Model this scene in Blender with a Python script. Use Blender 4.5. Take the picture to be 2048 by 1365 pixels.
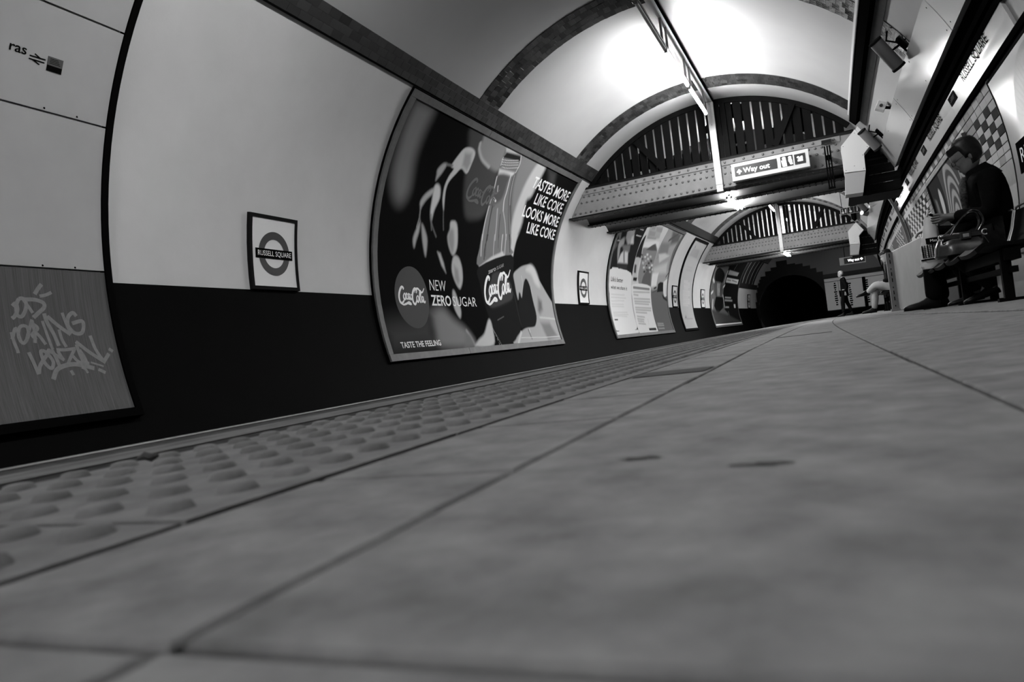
import bpy, bmesh, math, random
import numpy as np
from mathutils import Matrix, Vector
random.seed(7)
rng = np.random.default_rng(7)
for o in list(bpy.data.objects):
    bpy.data.objects.remove(o)
scene = bpy.context.scene
C = scene.collection
PI = math.pi
# ---------------------------------------------------------------- camera, world, exposure
CAM_H = .078
YAW, PITCH, ROLL = .3915, .018, -.1194
cam = bpy.data.cameras.new('camera')
cam.sensor_fit = 'HORIZONTAL'
cam.sensor_width = 36.0
cam.lens = 1449.1 / 2048 * 36.0
cam.clip_start = .01
cam.clip_end = 200
cam.dof.use_dof = True
cam.dof.focus_distance = 9.5
cam.dof.aperture_fstop = 8.0
camera = bpy.data.objects.new('camera', cam)
C.objects.link(camera)
camera.matrix_world = (Matrix.Translation((0, 0, CAM_H)) @ Matrix.Rotation(YAW, 4, 'Z')
                       @ Matrix.Rotation(PI / 2 + PITCH, 4, 'X') @ Matrix.Rotation(ROLL, 4, 'Z'))
scene.camera = camera
world = bpy.data.worlds.new('world')
scene.world = world
world.use_nodes = True
world.node_tree.nodes['Background'].inputs[0].default_value = (.02, .02, .02, 1)
world.node_tree.nodes['Background'].inputs[1].default_value = .3
scene.view_settings.view_transform = 'Standard'
scene.view_settings.look = 'None'
scene.view_settings.exposure = 0.0
scene.view_settings.gamma = 1.0
scene.view_settings.use_curve_mapping = False
scene.cycles.use_denoising = True
scene.cycles.max_bounces = 8
LAMP = 390.0          # emission strength of the fluorescent tubes

# ---------------------------------------------------------------- the curved tunnel frame
KAP = .002533        # the platform tunnel bends gently to the right
XT, ZT, RT = -1.5417, .9419 + CAM_H, 3.25
def P(s, x, z):
    a = KAP * s
    return Vector((x * math.cos(a) + (1 - math.cos(a)) / KAP, math.sin(a) / KAP - x * math.sin(a), z))
def W(s, a, off=0.0):
    r = RT - off
    return P(s, XT - r * math.cos(a), ZT + r * math.sin(a))
def frame(s, x=0, z=0, rz=0):
    return Matrix.Translation(P(s, x, z)) @ Matrix.Rotation(-KAP * s + rz, 4, 'Z')

# ---------------------------------------------------------------- materials
MATS = {}
def mat(name, g, rough=.5, spec=.5, noise=0.0, nscale=6.0, bump=0.0, bscale=40.0, emit=0.0, metal=0.0,
        coat=0.0, stretch=None, alpha=1.0, trans=0.0, detail=4.0):
    if name in MATS:
        return MATS[name]
    m = bpy.data.materials.new(name)
    m.use_nodes = True
    nt = m.node_tree
    b = nt.nodes['Principled BSDF']
    b.inputs['Base Color'].default_value = (g, g, g, 1)
    b.inputs['Roughness'].default_value = rough
    b.inputs['Specular IOR Level'].default_value = spec
    b.inputs['Metallic'].default_value = metal
    b.inputs['Coat Weight'].default_value = coat
    b.inputs['Coat Roughness'].default_value = .12
    if trans:
        b.inputs['Transmission Weight'].default_value = trans
    if emit:
        b.inputs['Emission Color'].default_value = (1, 1, 1, 1)
        b.inputs['Emission Strength'].default_value = emit
    if noise or bump:
        tc = nt.nodes.new('ShaderNodeTexCoord')
        mp = nt.nodes.new('ShaderNodeMapping')
        nt.links.new(tc.outputs['Object'], mp.inputs[0])
        if stretch:
            mp.inputs['Scale'].default_value = stretch
    if noise:
        n = nt.nodes.new('ShaderNodeTexNoise')
        n.inputs['Scale'].default_value = nscale
        n.inputs['Detail'].default_value = detail
        n.inputs['Roughness'].default_value = .62
        nt.links.new(mp.outputs[0], n.inputs['Vector'])
        r = nt.nodes.new('ShaderNodeValToRGB')
        lo, hi = max(g * (1 - noise), 0), min(g * (1 + noise), 1)
        r.color_ramp.elements[0].position = .28
        r.color_ramp.elements[1].position = .72
        r.color_ramp.elements[0].color = (lo, lo, lo, 1)
        r.color_ramp.elements[1].color = (hi, hi, hi, 1)
        nt.links.new(n.outputs[0], r.inputs[0])
        nt.links.new(r.outputs[0], b.inputs['Base Color'])
    if bump:
        n2 = nt.nodes.new('ShaderNodeTexNoise')
        n2.inputs['Scale'].default_value = bscale
        n2.inputs['Detail'].default_value = 5
        nt.links.new(mp.outputs[0], n2.inputs['Vector'])
        bp = nt.nodes.new('ShaderNodeBump')
        bp.inputs['Strength'].default_value = bump
        bp.inputs['Distance'].default_value = .01
        nt.links.new(n2.outputs[0], bp.inputs['Height'])
        nt.links.new(bp.outputs[0], b.inputs['Normal'])
    MATS[name] = m
    return m
def print_mat(name, rough=.8):
    """flat print on paper: the ink comes from the sheet's own colour layer"""
    if name in MATS:
        return MATS[name]
    m = bpy.data.materials.new(name)
    m.use_nodes = True
    nt = m.node_tree
    b = nt.nodes['Principled BSDF']
    at = nt.nodes.new('ShaderNodeAttribute')
    at.attribute_name = 'ink'
    nt.links.new(at.outputs['Color'], b.inputs['Base Color'])
    b.inputs['Roughness'].default_value = rough
    b.inputs['Specular IOR Level'].default_value = .0
    MATS[name] = m
    return m
def tile_mat(name, g, vary, rough=.18, spec=.5):
    """glazed tile: each tile its own shade"""
    if name in MATS:
        return MATS[name]
    m = mat(name, g, rough, spec, bump=.25, bscale=9.0)
    nt = m.node_tree
    b = nt.nodes['Principled BSDF']
    oi = nt.nodes.new('ShaderNodeObjectInfo')
    r = nt.nodes.new('ShaderNodeValToRGB')
    lo, hi = g * (1 - vary), g * (1 + vary)
    r.color_ramp.elements[0].color = (lo, lo, lo, 1)
    r.color_ramp.elements[1].color = (hi, hi, hi, 1)
    nt.links.new(oi.outputs['Random'], r.inputs[0])
    nt.links.new(r.outputs[0], b.inputs['Base Color'])
    return m

# ---------------------------------------------------------------- mesh helpers
class MB:
    def __init__(self):
        self.v, self.f = [], []
    def add(self, vs, fs):
        n = len(self.v)
        self.v += [Vector(p) for p in vs]
        self.f += [[i + n for i in f] for f in fs]
        return self
    def hexa(self, c):
        """8 corners: 4 of one side then 4 of the other, same order"""
        return self.add(c, [(0, 1, 2, 3), (7, 6, 5, 4), (0, 4, 5, 1), (1, 5, 6, 2), (2, 6, 7, 3), (3, 7, 4, 0)])
    def box(self, x0, x1, y0, y1, z0, z1, M=None):
        c = [(x0, y0, z0), (x1, y0, z0), (x1, y1, z0), (x0, y1, z0), (x0, y0, z1), (x1, y0, z1), (x1, y1, z1), (x0, y1, z1)]
        if M is not None:
            c = [M @ Vector(p) for p in c]
        return self.add(c, [(3, 2, 1, 0), (4, 5, 6, 7), (0, 1, 5, 4), (1, 2, 6, 5), (2, 3, 7, 6), (3, 0, 4, 7)])
    def sbox(self, s0, s1, x0, x1, z0, z1, n=1):
        """box that follows the tunnel curve"""
        vs, fs = [], []
        for i in range(n + 1):
            s = s0 + (s1 - s0) * i / n
            vs += [P(s, x0, z0), P(s, x1, z0), P(s, x1, z1), P(s, x0, z1)]
        for i in range(n):
            a = 4 * i
            for k in range(4):
                k2 = (k + 1) % 4
                fs.append((a + k, a + 4 + k, a + 4 + k2, a + k2))
        fs.append((0, 1, 2, 3))
        a = 4 * n
        fs.append((a + 3, a + 2, a + 1, a))
        return self.add(vs, fs)
    def wall(self, s0, s1, a0, a1, o0, o1, ns=1, na=4):
        """slab hugging the lining between offsets o0 (back) and o1 (front)"""
        n0 = len(self.v)
        def idx(i, j, k):
            return (i * (na + 1) + j) * 2 + k
        vs, fs = [], []
        for i in range(ns + 1):
            for j in range(na + 1):
                s = s0 + (s1 - s0) * i / ns
                a = a0 + (a1 - a0) * j / na
                vs += [W(s, a, o0), W(s, a, o1)]
        for i in range(ns):
            for j in range(na):
                fs.append((idx(i, j, 1), idx(i, j + 1, 1), idx(i + 1, j + 1, 1), idx(i + 1, j, 1)))
                fs.append((idx(i, j, 0), idx(i + 1, j, 0), idx(i + 1, j + 1, 0), idx(i, j + 1, 0)))
        for i in range(ns):
            fs.append((idx(i, 0, 0), idx(i, 0, 1), idx(i + 1, 0, 1), idx(i + 1, 0, 0)))
            fs.append((idx(i, na, 1), idx(i, na, 0), idx(i + 1, na, 0), idx(i + 1, na, 1)))
        for j in range(na):
            fs.append((idx(0, j, 1), idx(0, j, 0), idx(0, j + 1, 0), idx(0, j + 1, 1)))
            fs.append((idx(ns, j, 0), idx(ns, j, 1), idx(ns, j + 1, 1), idx(ns, j + 1, 0)))
        return self.add(vs, fs)
    def tube(self, pts, r, n=10, cap=True):
        pts = [Vector(p) for p in pts]
        rs = r if isinstance(r, (list, tuple)) else [r] * len(pts)
        vs, fs = [], []
        up = Vector((0, 0, 1))
        u = None
        for i, p in enumerate(pts):
            d = (pts[min(i + 1, len(pts) - 1)] - pts[max(i - 1, 0)]).normalized()
            if u is None:
                u = d.cross(up)
                if u.length < .01:
                    u = d.cross(Vector((1, 0, 0)))
            u = (u - d * u.dot(d)).normalized()
            w = d.cross(u)
            for k in range(n):
                t = 2 * PI * k / n
                vs.append(p + (u * math.cos(t) + w * math.sin(t)) * rs[i])
        for i in range(len(pts) - 1):
            for k in range(n):
                k2 = (k + 1) % n
                fs.append((i * n + k, i * n + k2, (i + 1) * n + k2, (i + 1) * n + k))
        if cap:
            fs.append(tuple(range(n - 1, -1, -1)))
            m = (len(pts) - 1) * n
            fs.append(tuple(range(m, m + n)))
        return self.add(vs, fs)
    def prism(self, poly, d0, d1, M):
        """2-D outline (a,b) pushed from depth d0 to d1: M maps (a, depth, b)"""
        n = len(poly)
        vs = [M @ Vector((a, d0, b)) for a, b in poly] + [M @ Vector((a, d1, b)) for a, b in poly]
        fs = [tuple(range(n)), tuple(range(2 * n - 1, n - 1, -1))]
        for i in range(n):
            j = (i + 1) % n
            fs.append((i, i + n, j + n, j))
        return self.add(vs, fs)
    def dome(self, M, r, h, n=8, rings=2):
        """rivet head: base in local xz plane, bulging to -y"""
        vs, fs = [], []
        for k in range(rings):
            a = (PI / 2) * k / rings
            for i in range(n):
                t = 2 * PI * i / n
                vs.append(M @ Vector((r * math.cos(a) * math.cos(t), -h * math.sin(a), r * math.cos(a) * math.sin(t))))
        vs.append(M @ Vector((0, -h, 0)))
        for k in range(rings - 1):
            for i in range(n):
                j = (i + 1) % n
                fs.append((k * n + i, k * n + j, (k + 1) * n + j, (k + 1) * n + i))
        for i in range(n):
            fs.append(((rings - 1) * n + i, (rings - 1) * n + (i + 1) % n, rings * n))
        return self.add(vs, fs)
    def build(self, name, m, parent=None, smooth=False, bevel=0.0, **tags):
        me = bpy.data.meshes.new(name)
        inv = base_matrix(parent).inverted() if parent is not None else Matrix.Identity(4)
        org = tags.pop('at', None)
        if parent is None and org is not None:
            inv = org.inverted()
        me.from_pydata([inv @ v for v in self.v], [], self.f)
        me.update()
        bm = bmesh.new()
        bm.from_mesh(me)
        bmesh.ops.recalc_face_normals(bm, faces=bm.faces)
        bm.to_mesh(me)
        bm.free()
        if m is not None:
            me.materials.append(m)
        if smooth:
            me.polygons.foreach_set('use_smooth', [True] * len(me.polygons))
            try:
                me.set_sharp_from_angle(angle=math.radians(38))
            except Exception:
                pass
        o = bpy.data.objects.new(name, me)
        C.objects.link(o)
        if parent is not None:
            o.parent = parent
        elif org is not None:
            o.matrix_world = org
        if bevel:
            bv = o.modifiers.new('edge', 'BEVEL')
            bv.width = bevel
            bv.segments = 2
            bv.limit_method = 'ANGLE'
        for k, v in tags.items():
            o[k] = v
        return o
BASE = {}
def base_matrix(o):
    if o.name in BASE:
        return BASE[o.name]
    if o.parent is not None:
        return base_matrix(o.parent)
    if o.type == 'EMPTY':
        return BASE.get(o.name, Matrix.Identity(4))
    return o.matrix_basis.copy()
def thing(name, label, cat, M, group=None):
    o = bpy.data.objects.new(name, None)
    C.objects.link(o)
    o.empty_display_size = .1
    o.matrix_world = M
    o['label'] = label
    o['category'] = cat
    if group:
        o['group'] = group
    BASE[o.name] = M.copy()
    return o
def tag(o, label, cat, group=None):
    o['label'] = label
    o['category'] = cat
    if group:
        o['group'] = group
    return o
def struct(o, label=None):
    o['kind'] = 'structure'
    if label:
        o['label'] = label
    return o
def inst(name, me, M, parent):
    o = bpy.data.objects.new(name, me)
    C.objects.link(o)
    o.parent = parent
    o.matrix_basis = base_matrix(parent).inverted() @ M if parent is not None else M
    return o
def mesh_only(mb, name, m):
    o = mb.build(name, m)
    me = o.data
    bpy.data.objects.remove(o)
    return me
# ---- lettering: glyph outlines turned into thin mesh and laid on a surface
_txt = {}
def text_polys(txt, bold=0.0):
    key = (txt, bold)
    if key in _txt:
        return _txt[key]
    cu = bpy.data.curves.new('lettering', 'FONT')
    cu.body = txt
    cu.size = 1.0
    cu.offset = bold
    cu.resolution_u = 3
    o = bpy.data.objects.new('lettering', cu)
    C.objects.link(o)
    dg = bpy.context.evaluated_depsgraph_get()
    dg.update()
    me = bpy.data.meshes.new_from_object(o.evaluated_get(dg))
    vs = np.array([v.co[:2] for v in me.vertices]) if len(me.vertices) else np.zeros((0, 2))
    fs = [tuple(p.vertices) for p in me.polygons]
    bpy.data.objects.remove(o)
    bpy.data.curves.remove(cu)
    bpy.data.meshes.remove(me)
    _txt[key] = (vs, fs)
    return vs, fs
def lettering(mb, txt, f, u0, v0, width=None, height=None, bold=0.0, slant=0.0, align='l'):
    """lay txt with its lower left at (u0, v0); width is the run, height the cap height, f(u, v) -> point"""
    vs, fs = text_polys(txt, bold)
    if len(vs) == 0:
        return
    mnx, mxx = vs[:, 0].min(), vs[:, 0].max()
    cap = .72
    ky = height / cap if height else None
    kx = width / (mxx - mnx) if width else ky
    if ky is None:
        ky = kx
    wd = (mxx - mnx) * kx
    if align == 'c':
        u0 -= wd / 2
    if align == 'r':
        u0 -= wd
    mb.add([f(u0 + (x - mnx) * kx + slant * y * ky, v0 + y * ky) for x, y in vs], fs)
# ================================================================ STRUCTURE
S0, S1 = -8.0, 41.0
m_wall = mat('cream gloss paint on the lining', .50, .45, .2, noise=.06, nscale=1.3, bump=.05, bscale=60)
m_vault = mat('pale painted vault', .31, .5, .2, noise=.05, nscale=.9, bump=.04, bscale=40)
m_dado = mat('black dado paint', .0016, .7, .03, noise=.25, nscale=3)
m_black = mat('black paint', .003, .6, 0.0)
m_blackgloss = mat('glossy black', .012, .22, .5)
m_dark = mat('dark grey paint', .02, .5, .15, noise=.2, nscale=4)
m_grout = mat('dark grout', .02, .9, .2)
m_white = mat('white paint', .72, .4, .4)
# ---- platform floor
EDGE, LA, LB, LC = -1.092, -.3635, -.195, .125
def zf(x):
    return .042 * min(max((x - .13) / .85, 0), 1)
m_floor = mat('pale terrazzo tile', .155, .75, .10, noise=.42, nscale=17, bump=.12, bscale=90, detail=8)
m_floorb = mat('grey screed under the tiles', .015, .9, .2)
mb = MB()
NS = 49
prof = [(EDGE + .004, -1.05), (EDGE + .004, -.012), (.13, -.012), (.98, .030), (1.75, .030), (1.75, -1.05)]
vs, fs = [], []
for i in range(NS + 1):
    s = S0 + (S1 - S0) * i / NS
    vs += [P(s, x, z) for x, z in prof]
n = len(prof)
for i in range(NS):
    for k in range(n):
        k2 = (k + 1) % n
        fs.append((i * n + k, i * n + k2, (i + 1) * n + k2, (i + 1) * n + k))
fs += [tuple(range(n)), tuple(range(NS * n, NS * n + n))]
floor = struct(mb.add(vs, fs).build('floor', m_floorb), 'platform floor of pale tiles with worn tactile edge')
def tile_mesh(name, w, l, t, m, bev=.003):
    """w across, l along, top at z=0"""
    mb = MB()
    a, b = w / 2, l / 2
    e = bev
    lo = [(-a, -b, -t), (a, -b, -t), (a, b, -t), (-a, b, -t)]
    mi = [(-a, -b, -e), (a, -b, -e), (a, b, -e), (-a, b, -e)]
    hi = [(-a + e, -b + e, 0), (a - e, -b + e, 0), (a - e, b - e, 0), (-a + e, b - e, 0)]
    fs = [(8, 9, 10, 11)]
    for k in range(4):
        j = (k + 1) % 4
        fs += [(k, j, j + 4, k + 4), (k + 4, j + 4, j + 8, k + 8)]
    mb.add(lo + mi + hi, fs)
    return mesh_only(mb, name, m)
def floor_column(x0, x1, joints, gap, name='floor_tile'):
    cache = {}
    for a, b in zip(joints[:-1], joints[1:]):
        w, l = x1 - x0 - gap, b - a - gap
        key = (round(w, 4), round(l, 4))
        if key not in cache:
            cache[key] = tile_mesh(name, w, l, .02, m_floor, .002)
        xm, sm = (x0 + x1) / 2, (a + b) / 2
        sl = math.atan2(zf(x1) - zf(x0), x1 - x0)
        M = frame(sm, xm, zf(xm) + random.uniform(-.0006, .0006)) @ Matrix.Rotation(-sl, 4, 'Y') @ \
            Matrix.Rotation(random.uniform(-.0012, .0012), 4, 'X')
        inst(name, cache[key], M, floor)
ja = [.164 - .288 * 3 + .288 * k for k in range(143)]
floor_column(LA, LB, ja, .0075)
jb = [-1.2, .164, 1.14, 2.48, 3.89] + [3.89 + 1.33 * k for k in range(1, 28)]
floor_column(LB, LC, jb, .0065)
jc = [-1.0, .10, .83, 1.55, 2.80, 3.86] + [3.86 + .98 * k for k in range(1, 38)]
floor_column(LC, .60, jc, .006)
jd = [-1.0, .4, 1.5, 2.8, 4.35, 5.3] + [5.3 + 1.2 * k for k in range(1, 30)]
floor_column(.60, 1.15, jd, .005)
floor_column(1.15, 1.74, [-.5 + 1.4 * k for k in range(30)], .005)
# tactile blocks with their blisters
m_tact = mat('worn tactile paving', .135, .8, .08, noise=.34, nscale=16, bump=.2, bscale=70, detail=8)
def tactile_mesh():
    mb = MB()
    w, l = (LA + .80) - .007, .37 - .004
    a, b = w / 2, l / 2
    mb.box(-a, a, -b, b, -.02, 0)
    for i in range(6):
        for j in range(6):
            cx = -a + .034 + i * .0697
            cy = -b + .031 + j * .0617
            vs, fs, N = [], [], 10
            for r, z in ((.0165, 0), (.0135, .0050), (.0085, .0066)):
                for k in range(N):
                    t = 2 * PI * k / N
                    vs.append((cx + r * math.cos(t), cy + r * math.sin(t), z))
            for q in range(2):
                for k in range(N):
                    k2 = (k + 1) % N
                    fs.append((q * N + k, q * N + k2, q * N + N + k2, q * N + N + k))
            fs.append(tuple(range(2 * N, 3 * N)))
            mb.add(vs, fs)
    me = mesh_only(mb, 'tactile_block', m_tact)
    me.polygons.foreach_set('use_smooth', [True] * len(me.polygons))
    me.set_sharp_from_angle(angle=math.radians(50))
    return me
tme = tactile_mesh()
for k in range(112):
    s = .33 - .37 * 2 + .37 * (k + .5)
    inst('tactile_block', tme, frame(s, (LA - .80) / 2, random.uniform(-.0008, .0004)), floor)
m_edge1 = mat('dark worn coping', .025, .8, .06, noise=.6, nscale=22, detail=8)
m_edge2 = mat('scuffed grey coping', .11, .8, .06, noise=.5, nscale=26, stretch=(1, .25, 1), detail=8)
m_edge3 = mat('dirty coping', .04, .8, .06, noise=.5, nscale=18, detail=8)
m_nose = mat('white platform edge line', .30, .8, .06, noise=.35, nscale=20, stretch=(1, .2, 1), detail=8)
for x0, x1, z, m, nm in ((-.872, -.803, -.002, m_edge1, 'coping_joint'), (-.985, -.872, 0, m_edge2, 'coping_strip'),
                         (-1.062, -.985, -.001, m_edge3, 'coping_strip'), (EDGE, -1.062, .0015, m_nose, 'edge_line')):
    MB().sbox(S0, S1, x0, x1, -.03, z, 49).build(nm, m, floor)
m_stain = mat('dark grime', .05, .9, .02, noise=.5, nscale=60)
def grime(s, x, z, ls, lx, seed, name='grime_mark'):
    r = random.Random(seed)
    N = 18
    pts = [(1 + r.uniform(-.45, .35)) for _ in range(N)]
    vs = [P(s, x, z)] + [P(s + ls * pts[k] * math.sin(2 * PI * k / N), x + lx * pts[k] * math.cos(2 * PI * k / N), z) for k in range(N)]
    MB().add(vs, [(0, 1 + k, 1 + (k + 1) % N) for k in range(N)]).build(name, m_stain, floor)
grime(.464, -.111, .0012, .006, .014, 3)
grime(.421, -.034, .0012, .005, .016, 5)
MB().tube([P(.612, -.742, .008), P(.615, -.734, .011), P(.618, -.727, .008), P(.622, -.720, .010)], [.002, .005, .005, .002], 8).build('crumpled_leaf', m_stain, floor, smooth=True)
MB().sbox(3.86, 3.925, LB + .004, .07, -.001, .0012).build('dark_joint_strip', m_stain, floor)
MB().add([P(s, x, zf(x) + .0015) for s, x in ((4.39, .52), (4.44, .52), (4.47, .80), (4.42, .80))], [(0, 1, 2, 3)]).build('dark_joint_strip', m_stain, floor)
MB().add([P(s, x, .0012) for s, x in ((1.45, LA + .01), (1.60, LA + .01), (1.60, LB - .01), (1.45, LB - .01))], [(0, 1, 2, 3)]).build('dull_tile_patch', mat('dull grey patch', .085, .9, .02, noise=.2, nscale=20), floor)
# ---- track bed
struct(MB().sbox(S0, S1 + 14, -4.9, EDGE + .02, -1.2, -1.05, 50).build('floor', m_dark), 'dark track bed below the platform edge')
# ---- left wall: cream lining, black dado, dark tiled frieze
A_DADO, A_FR1, A_FR2 = -.0165, .7615, .8385
wall_left = struct(MB().wall(S0, S1, -.03, A_FR1, -.12, 0, 49, 16).build('wall_left', m_wall, smooth=True),
                   'curved cream track wall with a black dado')
MB().wall(S0, S1, -.75, A_DADO, -.12, .006, 49, 14).build('dado', m_dado, wall_left, smooth=True)
m_frz = tile_mat('brown glazed tile', .032, .35, .3, .25)
m_frzb = mat('frieze bed', .03, .8, .2)
MB().wall(S0, S1, A_FR1, A_FR2, -.12, .002, 49, 3).build('frieze_bed', m_frzb, wall_left)
MB().wall(S0, S1, A_FR1 - .004, A_FR1 + .002, -.01, .022, 49, 1).build('picture_rail', m_black, wall_left)
def wall_tile_mesh(name, ds, da, t, m, bev=.003):
    """tile lying on the lining; local x = inward normal, y = along the tunnel, z = up the curve"""
    mb = MB()
    a, b, e = ds / 2, da / 2, bev
    lo = [(-.004, -a, -b), (-.004, a, -b), (-.004, a, b), (-.004, -a, b)]
    mi = [(t - e, -a, -b), (t - e, a, -b), (t - e, a, b), (t - e, -a, b)]
    hi = [(t, -a + e, -b + e), (t, a - e, -b + e), (t, a - e, b - e), (t, -a + e, b - e)]
    fs = [(8, 9, 10, 11)]
    for k in range(4):
        j = (k + 1) % 4
        fs += [(k, j, j + 4, k + 4), (k + 4, j + 4, j + 8, k + 8)]
    mb.add(lo + mi + hi, fs)
    return mesh_only(mb, name, m)
def wframe(s, a, off=0.0, jit=0.0):
    M = Matrix.Translation(W(s, a, off)) @ Matrix.Rotation(-KAP * s, 4, 'Z') @ Matrix.Rotation(a, 4, 'Y')
    if jit:
        M = M @ Matrix.Rotation(random.uniform(-jit, jit), 4, 'Y') @ Matrix.Rotation(random.uniform(-jit, jit), 4, 'Z')
    return M
fme = wall_tile_mesh('frieze_tile', .1508, (A_FR2 - A_FR1) * RT / 3 - .0018, .009, m_frz, .0012)
for row in range(3):
    for k in range(58):
        s = 4.85 + .1525 * (k + (.5 if row % 2 else 0))
        if s > 13.6:
            continue
        inst('frieze_tile', fme, wframe(s, A_FR1 + (A_FR2 - A_FR1) * (row + .5) / 3, .0, .003), wall_left)
m_frz2 = mat('brown glazed tile frieze', .032, .3, .25, noise=.3, nscale=9)
MB().wall(13.6, S1, A_FR1 + .002, A_FR2, -.02, .008, 28, 3).build('frieze_band', m_frz2, wall_left)
MB().wall(S0, 4.78, A_FR1 + .002, A_FR2, -.02, .008, 13, 3).build('frieze_band', m_frz2, wall_left)
# ---- vault
ceiling = struct(MB().wall(S0, S1, A_FR2, 2.66, -.12, 0, 49, 40).build('ceiling', m_vault, smooth=True),
                 'pale barrel vault with dark tiled arches')
m_arch = tile_mat('dark glazed arch tile', .030, .5, .08, .5)
m_archbed = mat('arch bed', .03, .6, .3)
def arch_band(s0, s1, a0, a1, cols, pieces):
    MB().wall(s0, s1, a0, a1, -.02, .003, 1, 40).build('arch_bed', m_archbed, ceiling, smooth=True)
    if not pieces:
        MB().wall(s0 + .004, s1 - .004, a0, a1, -.02, .01, 1, 60).build('arch_band', m_arch2, ceiling, smooth=True)
        return
    ds = (s1 - s0) / cols
    da = .0785 / RT
    rows = int((a1 - a0) / da)
    me = wall_tile_mesh('arch_tile', ds - .0018, da * RT - .0018, .009, m_arch, .0012)
    for r in range(rows):
        for c in range(cols):
            off = (.5 if c % 2 else 0)
            a = a0 + (r + .5 + off) * da
            if a > a1:
                continue
            inst('arch_tile', me, wframe(s0 + ds * (c + .5), a, 0, .03), ceiling)
m_arch2 = mat('dark glazed arch band', .06, .25, .5, noise=.4, nscale=14)
arch_band(8.587, 9.143, A_FR2, 2.62, 4, True)
arch_band(12.43, 12.995, A_FR2, 2.40, 4, True)
for s0, s1 in ((4.75, 5.30), (.9, 1.45), (18.4, 18.95), (22.2, 22.75), (26.0, 26.55), (33.0, 33.5), (37.0, 37.5)):
    arch_band(s0, s1, A_FR2, 2.6, 4, False)
# ---- right wall backing
m_rwall = mat('grey tiled right wall', .16, .3, .5, noise=.3, nscale=3)
wall_right = struct(MB().wall(S0, S1, 2.66, 3.75, -.12, 0, 49, 16).build('wall_right', m_rwall, smooth=True),
                    'curved platform wall with patterned tiles')
# ---- added wall behind the camera, closing the tunnel so no world light enters
def disc_wall(name, s, hole=None, x0=-4.9, x1=1.8, zlo=-1.2, m=None, thick=.2, n=160):
    mb = MB()
    for i in range(n):
        xa, xb = x0 + (x1 - x0) * i / n, x0 + (x1 - x0) * (i + 1) / n
        def top(x):
            d = (RT + .1) ** 2 - (x - XT) ** 2
            return ZT + math.sqrt(max(d, 0.02))
        def bot(x):
            if hole:
                cx, cz, r = hole
                d = r * r - (x - cx) ** 2
                if d > 0:
                    return cz + math.sqrt(d)
            return zlo
        za, zb = bot(xa), bot(xb)
        if hole and abs(za - zb) > .6:
            za = zb = max(za, zb)
        mb.add([P(s, xa, za), P(s, xb, zb), P(s, xb, top(xb)), P(s, xa, top(xa)),
                P(s + thick, xa, za), P(s + thick, xb, zb), P(s + thick, xb, top(xb)), P(s + thick, xa, top(xa))],
               [(0, 1, 2, 3), (7, 6, 5, 4), (0, 4, 5, 1), (3, 2, 6, 7)])
    return mb.build(name, m)
struct(disc_wall('wall_back', S0 - .2, m=m_vault, n=40), 'added plain wall closing the unseen tunnel end against outside light')
# ---- far head wall with the running tunnel mouth
HOLE = (-2.93, .74, 1.74)
wall_end = struct(disc_wall('wall_end', S1, HOLE, m=mat('grey head wall paint', .15, .5, .2)), 'cream head wall around the running tunnel mouth')
m_mouth = mat('near black tunnel lining', .010, .8, .2)  # near-black lining inside the tunnel mouth
mb = MB()
vs, fs, N = [], [], 36
for i in range(2):
    for k in range(N):
        t = 2 * PI * k / N
        vs.append(P(S1 + .1 + 14 * i, HOLE[0] + HOLE[2] * math.cos(t), HOLE[1] + HOLE[2] * math.sin(t)))
for k in range(N):
    k2 = (k + 1) % N
    fs.append((k, k2, N + k2, N + k))
fs.append(tuple(range(N, 2 * N)))
mb.add(vs, fs).build('running_tunnel', m_mouth, wall_end, smooth=True)
m_steptile = mat('black glazed surround', .004, .4, .12)
steps = [(-4.78, -4.45, 2.35), (-4.45, -4.10, 2.62), (-4.10, -3.80, 2.86), (-3.80, -3.49, 3.02), (-3.49, -2.95, 3.31),
         (-2.95, -2.55, 3.07), (-2.55, -2.19, 3.0), (-2.19, -1.84, 2.84), (-1.84, -1.56, 2.66), (-1.56, -1.27, 2.43)]
def hz(x):
    d = HOLE[2] ** 2 - (x - HOLE[0]) ** 2
    return HOLE[1] + math.sqrt(d) if d > 0 else -1.1
for x0, x1, zt in steps:
    mb = MB()
    nn = 4
    for i in range(nn):
        a, b = x0 + (x1 - x0) * i / nn, x0 + (x1 - x0) * (i + 1) / nn
        za, zb = hz(a), hz(b)
        if abs(za - zb) > .7:
            za = zb = max(za, zb) if x0 > -4 else min(za, zb)
        tp = min(zt, ZT + math.sqrt(max(RT ** 2 - (a - XT) ** 2, .01)))
        mb.add([P(S1, a, za), P(S1, b, zb), P(S1, b, tp), P(S1, a, tp), P(S1 - .05, a, za), P(S1 - .05, b, zb), P(S1 - .05, b, tp), P(S1 - .05, a, tp)],
               [(0, 1, 2, 3), (7, 6, 5, 4), (0, 4, 5, 1), (3, 2, 6, 7)] + ([(0, 3, 7, 4)] if i == 0 else []) + ([(1, 5, 6, 2)] if i == nn - 1 else []))
    mb.build('surround_block', m_steptile, wall_end)
mb = MB()
mb.sbox(S1 - .06, S1 + .02, -1.27, 1.62, .0, .33)
mb.build('skirting', m_black, wall_end)
MB().sbox(S1 - .16, S1 + .02, -1.27, 1.45, 2.06, 2.24).build('cable_duct', m_dark, wall_end)
m_hp = mat('white head wall panel', .75, .4, .4)
for x0, x1 in ((-1.26, -.62), (-.6, .50), (.66, 1.5)):
    MB().sbox(S1 - .05, S1 + .01, x0, x1, .36, 1.82).build('cladding_panel', m_hp, wall_end, bevel=.01)
MB().sbox(S1 - .05, S1 + .01, -1.26, 1.5, 1.85, 2.0).build('cladding_panel', m_hp, wall_end)
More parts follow.
